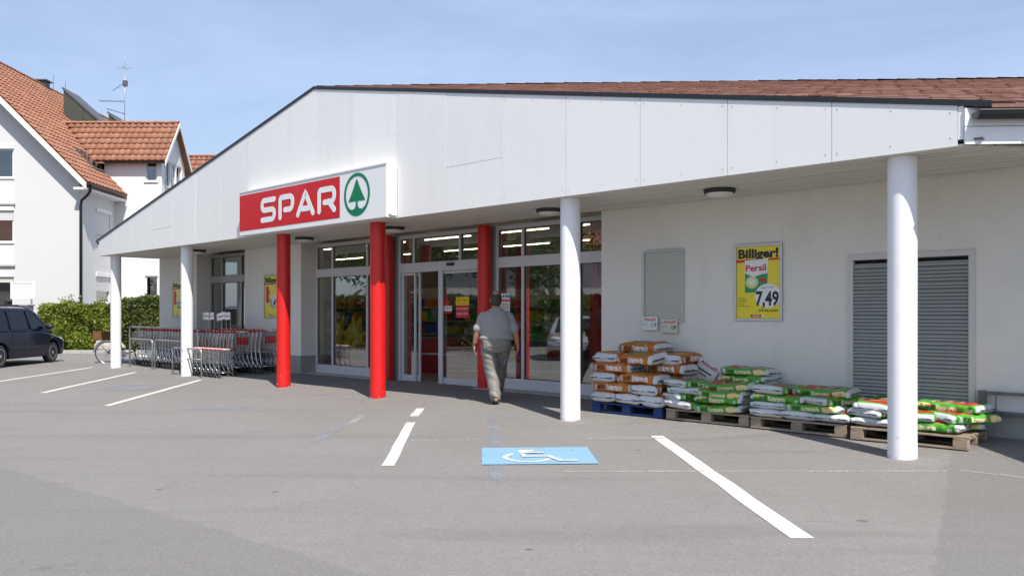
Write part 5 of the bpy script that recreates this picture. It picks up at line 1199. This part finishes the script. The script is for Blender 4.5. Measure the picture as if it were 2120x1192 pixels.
def hedge(x0, x1, y0, y1, h, m, lab, n_, s, seed, shoots=0):
    rnd = random.Random(seed); cx = (x0+x1)/2; t = thing('hedge', lab, 'hedge', ((x0+x1)/2,(y0+y1)/2,.10))
    w_, dp = (x1-x0)/2, (y1-y0)/2; b = MB()
    for i in range(n_):
        u, v = rnd.uniform(-1,1), rnd.random(); side_ = rnd.random()
        bump = .13*math.sin(u*w_*3.1+seed+2*v)+.10*math.sin(u*w_*6.3-4*v+1)+.09*math.sin(v*9+u*5)+.05*math.sin(u*w_*15+v*8)
        dep = rnd.random()**2.2*.35
        if side_ < .68: p = (u*w_, -dp-bump*.8+dep, v*h*(1+.03*math.sin(u*9)))
        elif side_ < .92: p = (u*w_, rnd.uniform(-1,1)*dp, h-dep*.6+bump*.5)
        else: p = (rnd.choice((-1,1))*(w_-dep+bump*.4), rnd.uniform(-1,1)*dp, v*h)
        add_leaf(b, p, s*rnd.uniform(.6,1.3), rnd)
    for k in range(shoots):
        u = rnd.uniform(-.95,.95); hh = rnd.uniform(.12,.50)
        for i in range(int(hh*34)): z = h+hh*i/(hh*34); add_leaf(b, (u*w_+.05*math.sin(i)+rnd.uniform(-.05,.05), rnd.uniform(-.1,.1)-dp*.4, z), s*rnd.uniform(.5,.9), rnd)
    tag(b.build('foliage', m, t), kind='stuff')
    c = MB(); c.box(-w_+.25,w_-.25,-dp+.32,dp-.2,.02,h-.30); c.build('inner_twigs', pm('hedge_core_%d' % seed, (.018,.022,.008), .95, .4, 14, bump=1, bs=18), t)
    for i in range(int(w_*2/.45)): c = MB(); x = -w_+.2+.45*i; c.tube([(x,-dp+.25,-.02),(x+rnd.uniform(-.1,.1),-dp+.30,.5),(x+rnd.uniform(-.2,.2),-dp+.2,1.0)], [.025,.02,.012], 5); c.build('stem', 'bark', t)
    return t
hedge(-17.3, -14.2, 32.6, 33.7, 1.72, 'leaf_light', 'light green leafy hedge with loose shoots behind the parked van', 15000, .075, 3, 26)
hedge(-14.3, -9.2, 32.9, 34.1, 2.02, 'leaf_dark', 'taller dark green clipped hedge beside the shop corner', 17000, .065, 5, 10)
rk = thing('boulder', 'pale grey boulder at the foot of the hedge', 'rock', (-14.55,32.45,.10)); b = MB(); b.ell((0,0,.16), (.62,.30,.34), 16, 10)
rnd = random.Random(4); b.v = [(x*(1+.18*math.sin(7*y+3*z+x*3)), y, max(-.02, z*(1+.25*math.sin(4*x+2)))) for x,y,z in b.v]; b.build('stone', pm('boulder_stone', (.46,.45,.43), .9, .25, 6, bump=.8, bs=14), rk)
nb2 = thing('notice_board', 'white notice board on a post in front of the house', 'sign', (-18.35,33.4,.08))
b = MB(); b.box(-.50,.50,-.02,.02,2.02,2.72); b.build('panel', 'print_white', nb2, bevel=.008); b = MB(); b.tube([(.32,.03,0),(.32,.03,2.4)], .035, 8); b.build('post', 'galv', nb2)
b = MB(); flat(b, rect(-.40,.40,2.615,2.655), -.0215); [flat(b, rect(-.32,.38-.12*(i%2),2.50-.075*i,2.515-.075*i), -.0215) for i in range(5)]; b.build('lettering', pm('print_grey', (.35,.35,.36), .6), nb2)
ct = thing('utility_cabinet', 'grey utility cabinet behind the parked van', 'cabinet', (-18.25,32.6,.10)); b = MB(); b.box(-.62,.62,-.25,.25,0,1.72); b.build('body', pm('cabinet_grey', (.36,.38,.40), .6, .05, 3), ct, bevel=.01); b = MB(); b.box(-.66,.66,-.29,.29,1.721,1.77); b.build('lid', 'frame_grey', ct, bevel=.008); b = MB(); b.box(-.02,.02,-.262,-.251,.1,1.65); b.build('door_seam', 'dark_trim', ct)

# ------------------------------------------------------------------ cars
pm('car_navy', (.003,.005,.022), .32, .1, 2, coat=.35, spec=.15); pm('car_silver', (.50,.52,.55), .3, .05, 2, metal=.6, coat=.8); pm('rim_alloy', (.55,.55,.55), .3, .05, 8, metal=.8); pm('car_trim', (.014,.014,.016), .5); pm('lamp_clear', (.6,.6,.62), .15, metal=.3); pm('lamp_amber', (.6,.16,.01), .3); pm('lamp_red', (.35,.01,.01), .3)
def car(label, loc, rz, m, van=True):
    """nose towards +x"""
    t = thing('parked_car', label, 'car', loc, rz); Ln = 4.62 if van else 4.4; x0, x1 = -Ln/2, Ln/2; Wd = .90
    wx = (-1.42, 1.42) if van else (-1.28,1.33); rw = .315; belt = 1.02 if van else .90; rf = 1.70 if van else 1.42
    def top(x):          # upper edge of the lower body: bonnet then belt line
        pts = [(x0,belt-.04),(x0+.25,belt),(.70,belt-.02),(1.25,.93 if van else .84),(1.85,.80 if van else .74),(x1-.10,.66),(x1,.58)]
        for (a_,za),(c_,zc) in zip(pts, pts[1:]):
            if a_ <= x <= c_: return za+(zc-za)*(x-a_)/(c_-a_)
        return .58
    def low(x):
        z = .24 + (.10 if x > x1-.35 else 0)*((x-(x1-.35))/.35) + (.10*((x0+.35-x)/.35) if x < x0+.35 else 0)
        for w_ in wx:
            dx = abs(x-w_)
            if dx < .385: z = max(z, rw+.005+math.sqrt(.385**2-dx**2))
        return z
    xs_ = sorted(set([x0+Ln*i/70 for i in range(71)]+[w_+s*k for w_ in wx for s in (-1,1) for k in (.384,.37,.33,.25,.12,0)])); b = MB(); rings = []
    for x in xs_:
        e = max(0, (abs(x)-Ln/2+.45)/.45); hw = Wd*(1-.16*e**2.2); tz, lz = top(x), low(x); mz = min(max(.62, lz+.02), tz-.03)
        prof = [(.55*hw, lz), (hw*.985, lz), (hw, (lz+mz)/2), (hw*1.0, mz), (hw*.985, tz-.06 if tz-.06 > mz else (mz+tz)/2), (hw*.93, tz-.012), (hw*.80, tz+.012), (0, tz+.03)]
        rings.append([(x, -y, z) for y, z in prof] + [(x, y, z) for y, z in prof[-2::-1]])
    b.loft(rings); body = b.build('body', m, t, smooth=35)
    # greenhouse
    if van: st_ = [(x0+.10,0),(x0+.42,1),(.05,1.0),(.42,.97),(.75,.80),(1.42,.0)]
    else: st_ = [(x0+.55,0),(x0+1.05,.95),(-.1,1.0),(.25,.93),(1.02,.0)]
    g_ = MB(); rings = []
    for x, k in st_:
        zt = belt-.03+(rf-belt+.03)*k; zb = top(x)-.03; wt = Wd*(.93-.20*k); rings.append([(x,-Wd*.925,zb),(x,-(Wd*.925+wt)/2-.012,(zb+zt)/2),(x,-wt,zt-.03*k),(x,-wt*.6,zt+.012),(x,0,zt+.022),(x,wt*.6,zt+.012),(x,wt,zt-.03*k),(x,(Wd*.925+wt)/2+.012,(zb+zt)/2),(x,Wd*.925,zb)])
    g_.loft(rings, cap=True); g_.build('cabin', m, t, smooth=35)
    def sidepane(xa_, xb_, xc_, xd_, s, nm):      # bottom xa..xb, top xc..xd
        zb, zt = belt+.035, rf-.10
        def yy(z): k = (z-belt)/(rf-belt); return s*(Wd*(.925-.19*k)+.020)
        q = MB(); P = [(xa_,yy(zb),zb),(xb_,yy(zb),zb),(xd_,yy(zt),zt),(xc_,yy(zt),zt)]; q.extr(P, (0,-s*.012,0)); q.build(nm, 'car_glass', t)
        k = MB(); loop = [Vector(p)+Vector((0,s*.001,0)) for p in P]; k.tube(loop, .012, 5, closed=True); k.build('window_trim', 'car_trim', t)
    for s in (-1,1):
        if van: panes = [(x0+.40,-.93,x0+.55,-.98),(-.80,.10,-.86,.02),(.24,1.12,.14,.45)]
        else: panes = [(x0+.95,-.20,x0+1.28,-.25),(-.10,.90,-.14,.28)]
        for p_ in panes: sidepane(*p_, s, 'side_window')
        bs_ = MB(); bs_.box(-1.0,1.0,s*Wd*1.004-.008,s*Wd*1.004+.008,.50,.56); bs_.build('rub_strip', 'car_trim', t, bevel=.004)
        for x in ((-.75,.22) if van else (-.1,)): h_ = MB(); h_.box(x-.09,x+.09,s*Wd*.995-.012,s*Wd*.995+.02,.90 if van else .80,.93 if van else .83); h_.build('door_handle', m, t, bevel=.008)
        for x in ((-.84,.16,1.12) if van else (-.2,.95)): h_ = MB(); h_.box(x-.005,x+.005,s*Wd*1.0-.004,s*Wd*1.0+.0025,.30,belt-.07); h_.build('door_gap', 'car_trim', t)
        mr = MB(); mr.ell((1.00,s*(Wd+.10),belt+.10), (.09,.12,.085), 12, 8); mr.build('mirror', 'car_trim', t, smooth='all')
        hl = MB(); hl.ell((x1-.22,s*.62,.70), (.20,.20,.09), 12, 8); hl.build('headlight', 'lamp_clear', t, smooth='all'); tl_ = MB(); tl_.box(x0-.012,x0+.05,s*.74-.07,s*.74+.07,.85,1.25 if van else 1.0); tl_.build('tail_light', 'lamp_red', t, bevel=.01)
        ind = MB(); ind.ell((1.32,s*(Wd+.002),.78), (.045,.012,.022), 10, 6); ind.build('side_indicator', 'lamp_amber', t)
        if van: rr_ = MB(); rr_.tube([(x0+.55,s*.62,rf-.03),(x0+.70,s*.64,rf+.05),(-.2,s*.66,rf+.055),(.35,s*.65,rf-.03)], .018, 8); rr_.build('roof_rail', 'car_trim', t, smooth='all')
    ws = MB()
    if van: P = [(1.36,-.72,top(1.36)+.02),(1.36,.72,top(1.36)+.02),(.50,.60,rf-.10),(.50,-.60,rf-.10)]
    else: P = [(.98,-.66,belt+.0),(.98,.66,belt+.0),(.32,.56,rf-.09),(.32,-.56,rf-.09)]
    ws.extr([Vector(p)+Vector((.03,0,.03)) for p in P], (-.012,0,-.012)); ws.build('windscreen', 'car_glass', t)
    bp = MB(); bp.box(x1-.10,x1+.05,-.72,.72,.36,.54); bp.build('bumper', 'car_trim' if van else m, t, bevel=.04); bp = MB(); bp.box(x0-.06,x0+.10,-.76,.76,.36,.56); bp.build('bumper', m, t, bevel=.04)
    un = MB(); un.box(x0+.3,x1-.3,-.70,.70,.20,.40); un.build('underbody', 'car_trim', t)
    for w_ in wx:
        for s in (-1,1):
            tyre = MB(); tyre.lathe([(.205,-.10),(.29,-.105),(.313,-.085),(rw,-.03),(rw,.03),(.313,.085),(.29,.105),(.205,.10)], (0,0,0), 'y', 32); to = tyre.build('wheel', 'rubber', t, smooth=40, loc=(w_,s*(Wd-.115),rw+.003))
            rim = MB(); yo = s*.085; rim.lathe([(.215,s*.02),(.215,s*.10),(.195,s*.102),(.19,s*.06)], (0,0,0), 'y', 28)
            for k in range(5):
                a_ = 2*math.pi*k/5+.3; c_, n_ = Vector((math.cos(a_),0,math.sin(a_))), Vector((-math.sin(a_),0,math.cos(a_))); yv = Vector((0,s*.095,0)); q = yv-Vector((0,s*.03,0))
                rim.hexa([c_*.04-n_*.035+q, c_*.20-n_*.05+q, c_*.20+n_*.05+q, c_*.04+n_*.035+q, c_*.04-n_*.03+yv, c_*.20-n_*.042+yv*.95, c_*.20+n_*.042+yv*.95, c_*.04+n_*.03+yv])
            rim.lathe([(.001,s*.105),(.05,s*.10),(.055,s*.07)], (0,0,0), 'y', 14); rim.build('rim', 'rim_alloy', to, smooth=30)
    wa = None
    return t
car('dark navy people carrier with alloy wheels parked nose to the hedge', (-14.30, 24.7, .003), R(90), 'car_navy')
car('silver hatchback parked across the car park, mirrored in the door glass', (-13.2, 12.5, .003), R(8), 'car_silver', False)

# ------------------------------------------------------------------ bicycle
bk = thing('bicycle', 'black step-through bicycle with wicker basket behind the far white column', 'bicycle', (-10.72, 25.2, .004), R(14))
bk.rotation_euler = (R(-5), 0, R(14)); wb = 1.10; wr_ = .345
for x in (-wb/2, wb/2):
    b = MB(); b.tube([(wr_*.965*math.cos(2*math.pi*i/36),0,wr_*.965*math.sin(2*math.pi*i/36)) for i in range(36)], .016, 8, closed=True); w_ = b.build('wheel', 'rubber', bk, smooth='all', loc=(x,0,wr_))
    b = MB(); b.tube([(wr_*.905*math.cos(2*math.pi*i/36),0,wr_*.905*math.sin(2*math.pi*i/36)) for i in range(36)], .010, 6, closed=True); b.build('rim', 'chrome', w_, smooth='all')
    b = MB(); [b.tube([(.02*math.cos(a_+.6),.02*(-1)**i,.02*math.sin(a_+.6)),(wr_*.90*math.cos(a_),0,wr_*.90*math.sin(a_))], .0022, 4) for i in range(28) for a_ in [2*math.pi*i/28]]; b.build('spokes', 'chrome', w_)
    b = MB(); b.tube([(0,-.04,0),(0,.04,0)], .025, 10); b.build('hub', 'alu', w_, smooth=True)
    b = MB(); b.tube([(.375*math.cos(R(a_)),0,.375*math.sin(R(a_))) for a_ in (range(30,190,10) if x < 0 else range(-10,150,10))], .020, 6); b.build('mudguard', 'galv', bk, smooth='all', loc=(x,0,wr_))
b = MB(); b.tube([(-wb/2,0,wr_),(-.10,0,.30),(.16,0,.36),(.36,0,.62),(.40,0,.80)], .020, 8); b.tube([(-.10,0,.30),(-.22,0,.78)], .018, 8); b.tube([(-wb/2,.04,wr_),(-.20,.02,.68)], .010, 6); b.tube([(-wb/2,-.04,wr_),(-.20,-.02,.68)], .010, 6); b.tube([(.37,0,.92),(.46,0,.58),(wb/2,0,wr_)], .018, 8); b.build('frame', 'black_plastic', bk, smooth='all')
b = MB(); b.tube([(.35,0,.92),(.32,0,1.08)], .013, 8); b.tube([(.10,-.30,1.10),(.24,-.27,1.12),(.33,-.10,1.10),(.33,.10,1.10),(.24,.27,1.12),(.10,.30,1.10)], .012, 8); b.build('handlebar', 'chrome', bk, smooth='all')
b = MB(); b.ell((-.26,0,.86), (.14,.09,.045), 12, 8); b.tube([(-.22,0,.76),(-.24,0,.86)], .013, 8); b.build('saddle', 'black_plastic', bk, smooth='all')
b = MB(); b.tube([(-.10,-.05,.30),(-.10,-.09,.14)], .009, 6); b.tube([(-.10,.05,.30),(-.10,.09,.46)], .009, 6); b.box(-.15,-.05,-.15,-.07,.12,.145); b.box(-.15,-.05,.07,.15,.45,.475); b.build('pedals', 'black_plastic', bk); b = MB(); b.lathe([(.10,-.045),(.10,-.055),(.02,-.055)], (-.10,0,.30), 'y', 24); b.build('chain_guard', 'galv', bk)
b = MB(); [b.tube([(-.20,s*.07,.72),(-.86,s*.07,.72),(-wb/2,s*.05,wr_)], .007, 6) for s in (-1,1)]; b.build('rack', 'alu', bk, smooth='all'); b = MB(); b.ell((-.90,0,.66), (.03,.045,.04), 10, 8); b.build('rear_light', 'lamp_red', bk, smooth='all')
pm('wicker', (.26,.12,.045), .7, .3, 30, bump=1, bs=60)
b = MB(); bx0, bx1 = -.92, -.40
for zi in range(9):
    z = .735+zi*.028; k = 1+.05*zi/9; hx, hy_ = (bx1-bx0)/2*k, .16*k; cx_ = (bx0+bx1)/2
    for s in (0,1): b.tube([(cx_-hx,-hy_,z),(cx_+hx,-hy_,z),(cx_+hx,hy_,z),(cx_-hx,hy_,z)], .0145, 5, closed=True)
b.box(bx0,bx1,-.16,.16,.725,.735); b.box(bx0+.02,bx1-.02,-.15,.15,.94,.95)
for i in range(12): x = bx0+.02+i*.044; b.tube([(x,-.168,.73),(x,-.178,.98)], .008, 4); b.tube([(x,.168,.73),(x,.178,.98)], .008, 4)
b.build('wicker_basket', 'wicker', bk, smooth=50); b = MB(); b.tube([(-.05,-.06,.28),(.02,-.16,.0)], .009, 6); b.build('kick_stand', 'galv', bk); b = MB(); b.ell((-wb/2-.22,-.012,wr_), (.02,.006,.035), 8, 6); b.build('spoke_reflector', 'lamp_amber', bk)

# ------------------------------------------------------------------ man walking into the shop
pm('skin', (.40,.20,.13), .55, .08, 8); pm('hair', (.040,.033,.029), .6, .3, 40, bump=.8, bs=90); pm('shirt_grey', (.30,.288,.285), .85, .06, 5, bump=.35, bs=160); pm('trouser_grey', (.19,.183,.168), .6, .06, 5, bump=.15, bs=120); pm('trouser_stripe', (.22,.36,.56), .6); pm('sandal', (.02,.016,.014), .6)
man = thing('person', 'heavy-set person in grey polo shirt and tracksuit trousers walking into the shop', 'person', L(-6.98,.80,apron(-6.98,.6)), R(4))
man.location.x += -.0
def ring(cx, cy, z, rx, ry, n_=20, lean=0): return [(cx+rx*math.copysign(abs(math.cos(2*math.pi*i/n_))**.85, math.cos(2*math.pi*i/n_)), cy+ry*math.copysign(abs(math.sin(2*math.pi*i/n_))**.85, math.sin(2*math.pi*i/n_)), z) for i in range(n_)]
LH, RH = (-.115,.01,.95), (.115,.01,.95)                    # hips
LK, LA = (-.075,-.02,.52), (-.02,-.15,.115)                    # trailing leg, weight on it
RK, RA = (.085,.24,.58), (.075,.42,.21)                          # leading leg
LS, LE, LW = (-.205,.0,1.435), (-.305,-.03,1.18), (-.350,.05,.945)
RS, RE, RW = (.205,.0,1.435), (.305,-.04,1.17), (.355,.0,.93)
b = MB()
b.ell((0,.035,1.695), (.088,.108,.128), 18, 14); b.ell((0,.080,1.645), (.070,.078,.082)); limb(b, [(0,.0,1.46),(0,.012,1.60)], [.072,.066]); b.ell((0,.150,1.665), (.014,.022,.022))
for s in (-1,1): b.ell((s*.092,.025,1.680), (.012,.022,.034))
b.loft([ring(0,0,z,rx,ry) for z,rx,ry in ((.90,.17,.13),(1.1,.20,.15),(1.3,.19,.14),(1.44,.17,.10),(1.50,.09,.07))])
for S_, E_, W_ in ((LS,LE,LW),(RS,RE,RW)): limb(b, [S_,E_], [.056,.049]); limb(b, [E_, tuple(Vector(E_).lerp(Vector(W_),.35)), W_], [.049,.047,.031])
for H_, K_, A_ in ((LH,LK,LA),(RH,RK,RA)): limb(b, [H_,K_], [.09,.062]); limb(b, [K_, tuple(Vector(K_).lerp(Vector(A_),.3)), A_], [.06,.062,.040])
for s, W_ in ((-1,LW),(1,RW)):
    w_ = Vector(W_); dn = Vector((s*.015,.03,-1)).normalized(); sd = Vector((0,1,0)); inn = Vector((-s,0,0))
    palm = w_+dn*.055
    for k in range(4): o_ = sd*(.030-.02*k); b.ell(palm+o_*.9, (.015,.018,.05), 8, 8)
    for k, ln in enumerate((.072,.082,.076,.060)):
        p0 = palm+dn*.035+sd*(.031-.0205*k); p1 = p0+dn*ln*.45+inn*.008; p2 = p0+dn*ln*.78+inn*.026; p3 = p0+dn*ln*.95+inn*.046; limb(b, [p0,p1,p2,p3], [.0095,.009,.0085,.0075], 8)
    t0 = w_+dn*.03+sd*.026; limb(b, [t0, t0+dn*.028+sd*.022+inn*.008, t0+dn*.058+sd*.028+inn*.02], [.0115,.0105,.009], 8); limb(b, [w_, w_+dn*.03], [.029,.027])
for A_, pitch in ((LA,.55),(RA,-.25)):
    a_ = Vector(A_); f_ = Vector((0,math.cos(pitch),-math.sin(pitch))); upv = Vector((0,math.sin(pitch),math.cos(pitch))); hz = a_-upv*.055-f_*.035
    b.ell(hz, (.034,.045,.036)); limb(b, [hz+upv*.02, a_], [.036,.038]); limb(b, [hz, hz+f_*.11, hz+f_*.17-upv*.008], [.034,.036,.030])
    for k in range(5): limb(b, [hz+f_*.17+Vector((-.028+.014*k,0,0))-upv*.01, hz+f_*(.215-.006*abs(k-1))+Vector((-.03+.015*k,0,0))-upv*.014], [.010,.009], 8)
fuse(b, 'body', ['skin'], man, .0075, 3)
for s in (-1,1): b = MB(); b.ell((s*.032,.120,1.690), (.012,.010,.009), 10, 8); b.build('eye', 'print_white', man, smooth='all')
b = MB(); b.ell((0,.018,1.712), (.097,.111,.125), 20, 16); b.ell((0,-.035,1.645), (.084,.065,.080), 16, 12)
b.v = [(x,y,z) for x,y,z in b.v]
def hairfn(co, nn):
    k = co.z + .25*co.y
    return co
ho = fuse(b, 'hair', ['hair','skin'], man, .010, 2, lambda co, nn: Vector((co.x, min(co.y, .075), max(co.z, 1.585 if co.y < 0 else 1.66))) + nn*.003*math.sin(90*co.x)*math.cos(80*co.z), lambda c: 1 if (math.hypot(c.x, (c.y+.035)*1.0) < .050 and c.z > 1.77) else 0)
# polo shirt: one continuous garment
b = MB(); b.loft([ring(x,y,z,rx,ry) for x,y,z,rx,ry in ((0,.01,1.03,.262,.205),(0,.02,1.08,.272,.215),(0,.02,1.18,.262,.21),(0,.01,1.30,.252,.185),(0,0,1.40,.240,.155),(0,0,1.46,.205,.125),(0,0,1.505,.130,.09),(0,.003,1.545,.078,.075))])
for S_, E_ in ((LS,LE),(RS,RE)):
    e_ = Vector(S_).lerp(Vector(E_), .90); limb(b, [tuple(Vector(S_)+Vector((0,0,-.015))), tuple(Vector(S_).lerp(Vector(E_),.5)), tuple(e_)], [.076,.077,.080])
b.tube([(.082*math.cos(2*math.pi*i/20),.004+.078*math.sin(2*math.pi*i/20),1.535) for i in range(20)], .020, 8, closed=True)
def shirtfn(co, nn):
    fold = .006*math.sin(26*co.z+9*co.x+4*math.sin(7*co.x))*max(0,min(1,(1.35-co.z)/.2)) + .004*math.sin(40*co.z-14*abs(co.x)) + .003*math.sin(31*co.x+12*co.z)
    hem = .010*math.sin(60*co.z)*(1 if co.z < 1.10 else 0)
    return co + nn*(fold+hem)
fuse(b, 'polo_shirt', ['shirt_grey'], man, .0095, 3, shirtfn)
b = MB(); b.loft([ring(x,y,z,rx,ry) for x,y,z,rx,ry in ((0,.0,1.09,.235,.18),(0,-.01,1.02,.248,.198),(0,-.015,.93,.243,.20),(0,-.005,.84,.225,.165))])
for H_, K_, A_, ka in ((LH,LK,LA,.95),(RH,RK,RA,.95)):
    h_, k_, a_ = Vector(H_), Vector(K_), Vector(A_); a2 = k_.lerp(a_, ka)
    limb(b, [tuple(h_+Vector((0,-.01,-.02))), tuple(h_.lerp(k_,.5)), tuple(k_), tuple(k_.lerp(a_,.5)), tuple(a2)], [.138,.128,.108,.100,.098], 18)
def trfn(co, nn):
    f = .006*math.sin(15*co.z+22*co.x+3*math.sin(9*co.y+4*co.z))*math.sin(13*co.y+5*co.z+1) + .0025*math.sin(31*co.z+35*co.x+4*math.sin(11*co.z))
    if co.z < .25: f += .005*math.sin(48*co.z+30*co.x+20*co.y)
    if .70 < co.z < .92: f += .006*math.sin(55*co.z-22*abs(co.x))
    return co + nn*f
def stripe(c):
    s = 1 if c.x > 0 else -1; t_ = max(0, min(1, (.95-c.z)/.85)); cx_ = s*(.115-.02*t_); 
    y_ = .0 + (-.06*t_ if s < 0 else .28*t_*t_+.02)
    return 1 if (abs(c.y-y_) < .026 and s*(c.x-cx_) > .03) else 0
fuse(b, 'tracksuit_trousers', ['trouser_grey','trouser_stripe'], man, .0095, 3, trfn, stripe)
for A_, pitch in ((LA,.55),(RA,-.25)):
    a_ = Vector(A_); f_ = Vector((0,math.cos(pitch),-math.sin(pitch))); upv = Vector((0,math.sin(pitch),math.cos(pitch))); c_ = a_-upv*.098-f_*.035; b = MB()
    if pitch > 0: c_ = Vector((a_.x, a_.y-.03, a_.z-.085))
    rings = []
    for u, wd in ((-.05,.030),(-.02,.040),(.06,.038),(.14,.046),(.20,.044),(.235,.025)): p_ = c_+f_*u; rings.append([p_+Vector((-wd,0,0)), p_+Vector((wd,0,0)), p_+Vector((wd,0,0))+upv*.020, p_+Vector((-wd,0,0))+upv*.020])
    b.loft(rings); so = b.build('sandal', 'sandal', man, bevel=.004); b = MB(); q_ = c_+f_*.14; b.tube([q_+Vector((.047*math.cos(R(a)),0,0))+upv*(.012+.075*math.sin(R(a))) for a in range(0,181,20)], .012, 6); b.build('strap', 'sandal', so, smooth='all')
b = MB(); w_ = Vector(LW); dv = (Vector(LE)-w_).normalized(); c_ = w_+dv*.035; u_ = dv.orthogonal().normalized(); v_ = dv.cross(u_); b.tube([c_+(u_*math.cos(2*math.pi*i/20)+v_*math.sin(2*math.pi*i/20))*.038 for i in range(20)], .009, 6, closed=True); b.build('wrist_watch', 'print_black', man, smooth='all')

# ------------------------------------------------------------------ across the street: seen as reflections in the shop glass
def tree(x, y, h, cr, lab, seed, n_=5200):
    rnd = random.Random(seed); t = thing('broadleaf_tree', lab, 'tree', (x,y,0), 0, 'trees across the car park'); b = MB(); limbs = []
    b.tube([(0,0,-.1),(.05,0,h*.25),(0,.08,h*.5),(.05,.05,h*.75)], [.22,.17,.12,.05], 10)
    for i in range(9):
        a_ = rnd.uniform(0,6.28); z0 = h*rnd.uniform(.28,.6); e_ = Vector((math.cos(a_)*cr*.75, math.sin(a_)*cr*.75, z0+h*rnd.uniform(.12,.32))); m_ = Vector((0,0,z0)).lerp(e_,.5)+Vector((0,0,.2)); b.tube([(0,0,z0),m_,e_], [.08,.055,.02], 6); limbs.append(e_); limbs.append(m_)
    b.build('trunk', 'bark', t, smooth='all'); c = MB(); cl = [(e_+Vector((rnd.gauss(0,.4),rnd.gauss(0,.4),rnd.gauss(0,.4))), rnd.uniform(.5,1.0)) for e_ in limbs for _ in range(2)]+[(Vector((rnd.gauss(0,cr*.35),rnd.gauss(0,cr*.35),h*rnd.uniform(.55,.98))), rnd.uniform(.5,1.0)) for _ in range(16)]
    for i in range(n_):
        q, r_ = rnd.choice(cl); d_ = Vector((rnd.gauss(0,1),rnd.gauss(0,1),rnd.gauss(0,1))).normalized()*r_*rnd.random()**.4; add_leaf(c, q+d_, rnd.uniform(.07,.14), rnd)
    tag(c.build('crown', 'leaf_tree', t), kind='stuff')
tree(-20, 22.6, 8.0, 3.0, 'bushy leafy tree by the parked van, mirrored in the left window', 6)
tree(-19, 14.2, 7.5, 2.6, 'broad leafy tree across the car park, mirrored in the right display window', 1); tree(-21, 17.6, 8.0, 2.8, 'tall leafy tree across the car park, mirrored in the left display window', 2); tree(-24, 12.4, 8.5, 3.0, 'large leafy tree standing farther across the street', 3); tree(-26, 19.5, 8.0, 3.0, 'leafy tree at the corner of the street', 4)
hr = hedge(-20, -4, 30, 31.2, 2.3, 'leaf_dark', 'tall clipped hedge along the street under the trees', 9000, .14, 8)
hr.location = (-23.5, 15.5, .0); hr.rotation_euler.z = R(90)
hs2 = thing('street_house', 'pale house with orange roof across the street, mirrored in the door glass', 'house', (-34, 14, 0))
b = MB(); b.box(-4,4,-7,7,0,5.5); b.build('wall', 'house_render', hs2); b = MB(); b.prism([(-4.6,5.2),(4.6,5.2),(0,9.2)], -7.5, 7.5); b.build('roof', 'clay_tile', hs2)
for y in (-5,-1.7,1.7,5):
    for z in (1.0,3.6): b = MB(); b.box(4.0,4.06,y-.6,y+.6,z,z+1.4); w_ = b.build('window', 'house_boards', hs2); b = MB(); b.box(4.061,4.075,y-.52,y+.52,z+.08,z+1.32); b.build('pane', 'house_glass', w_)
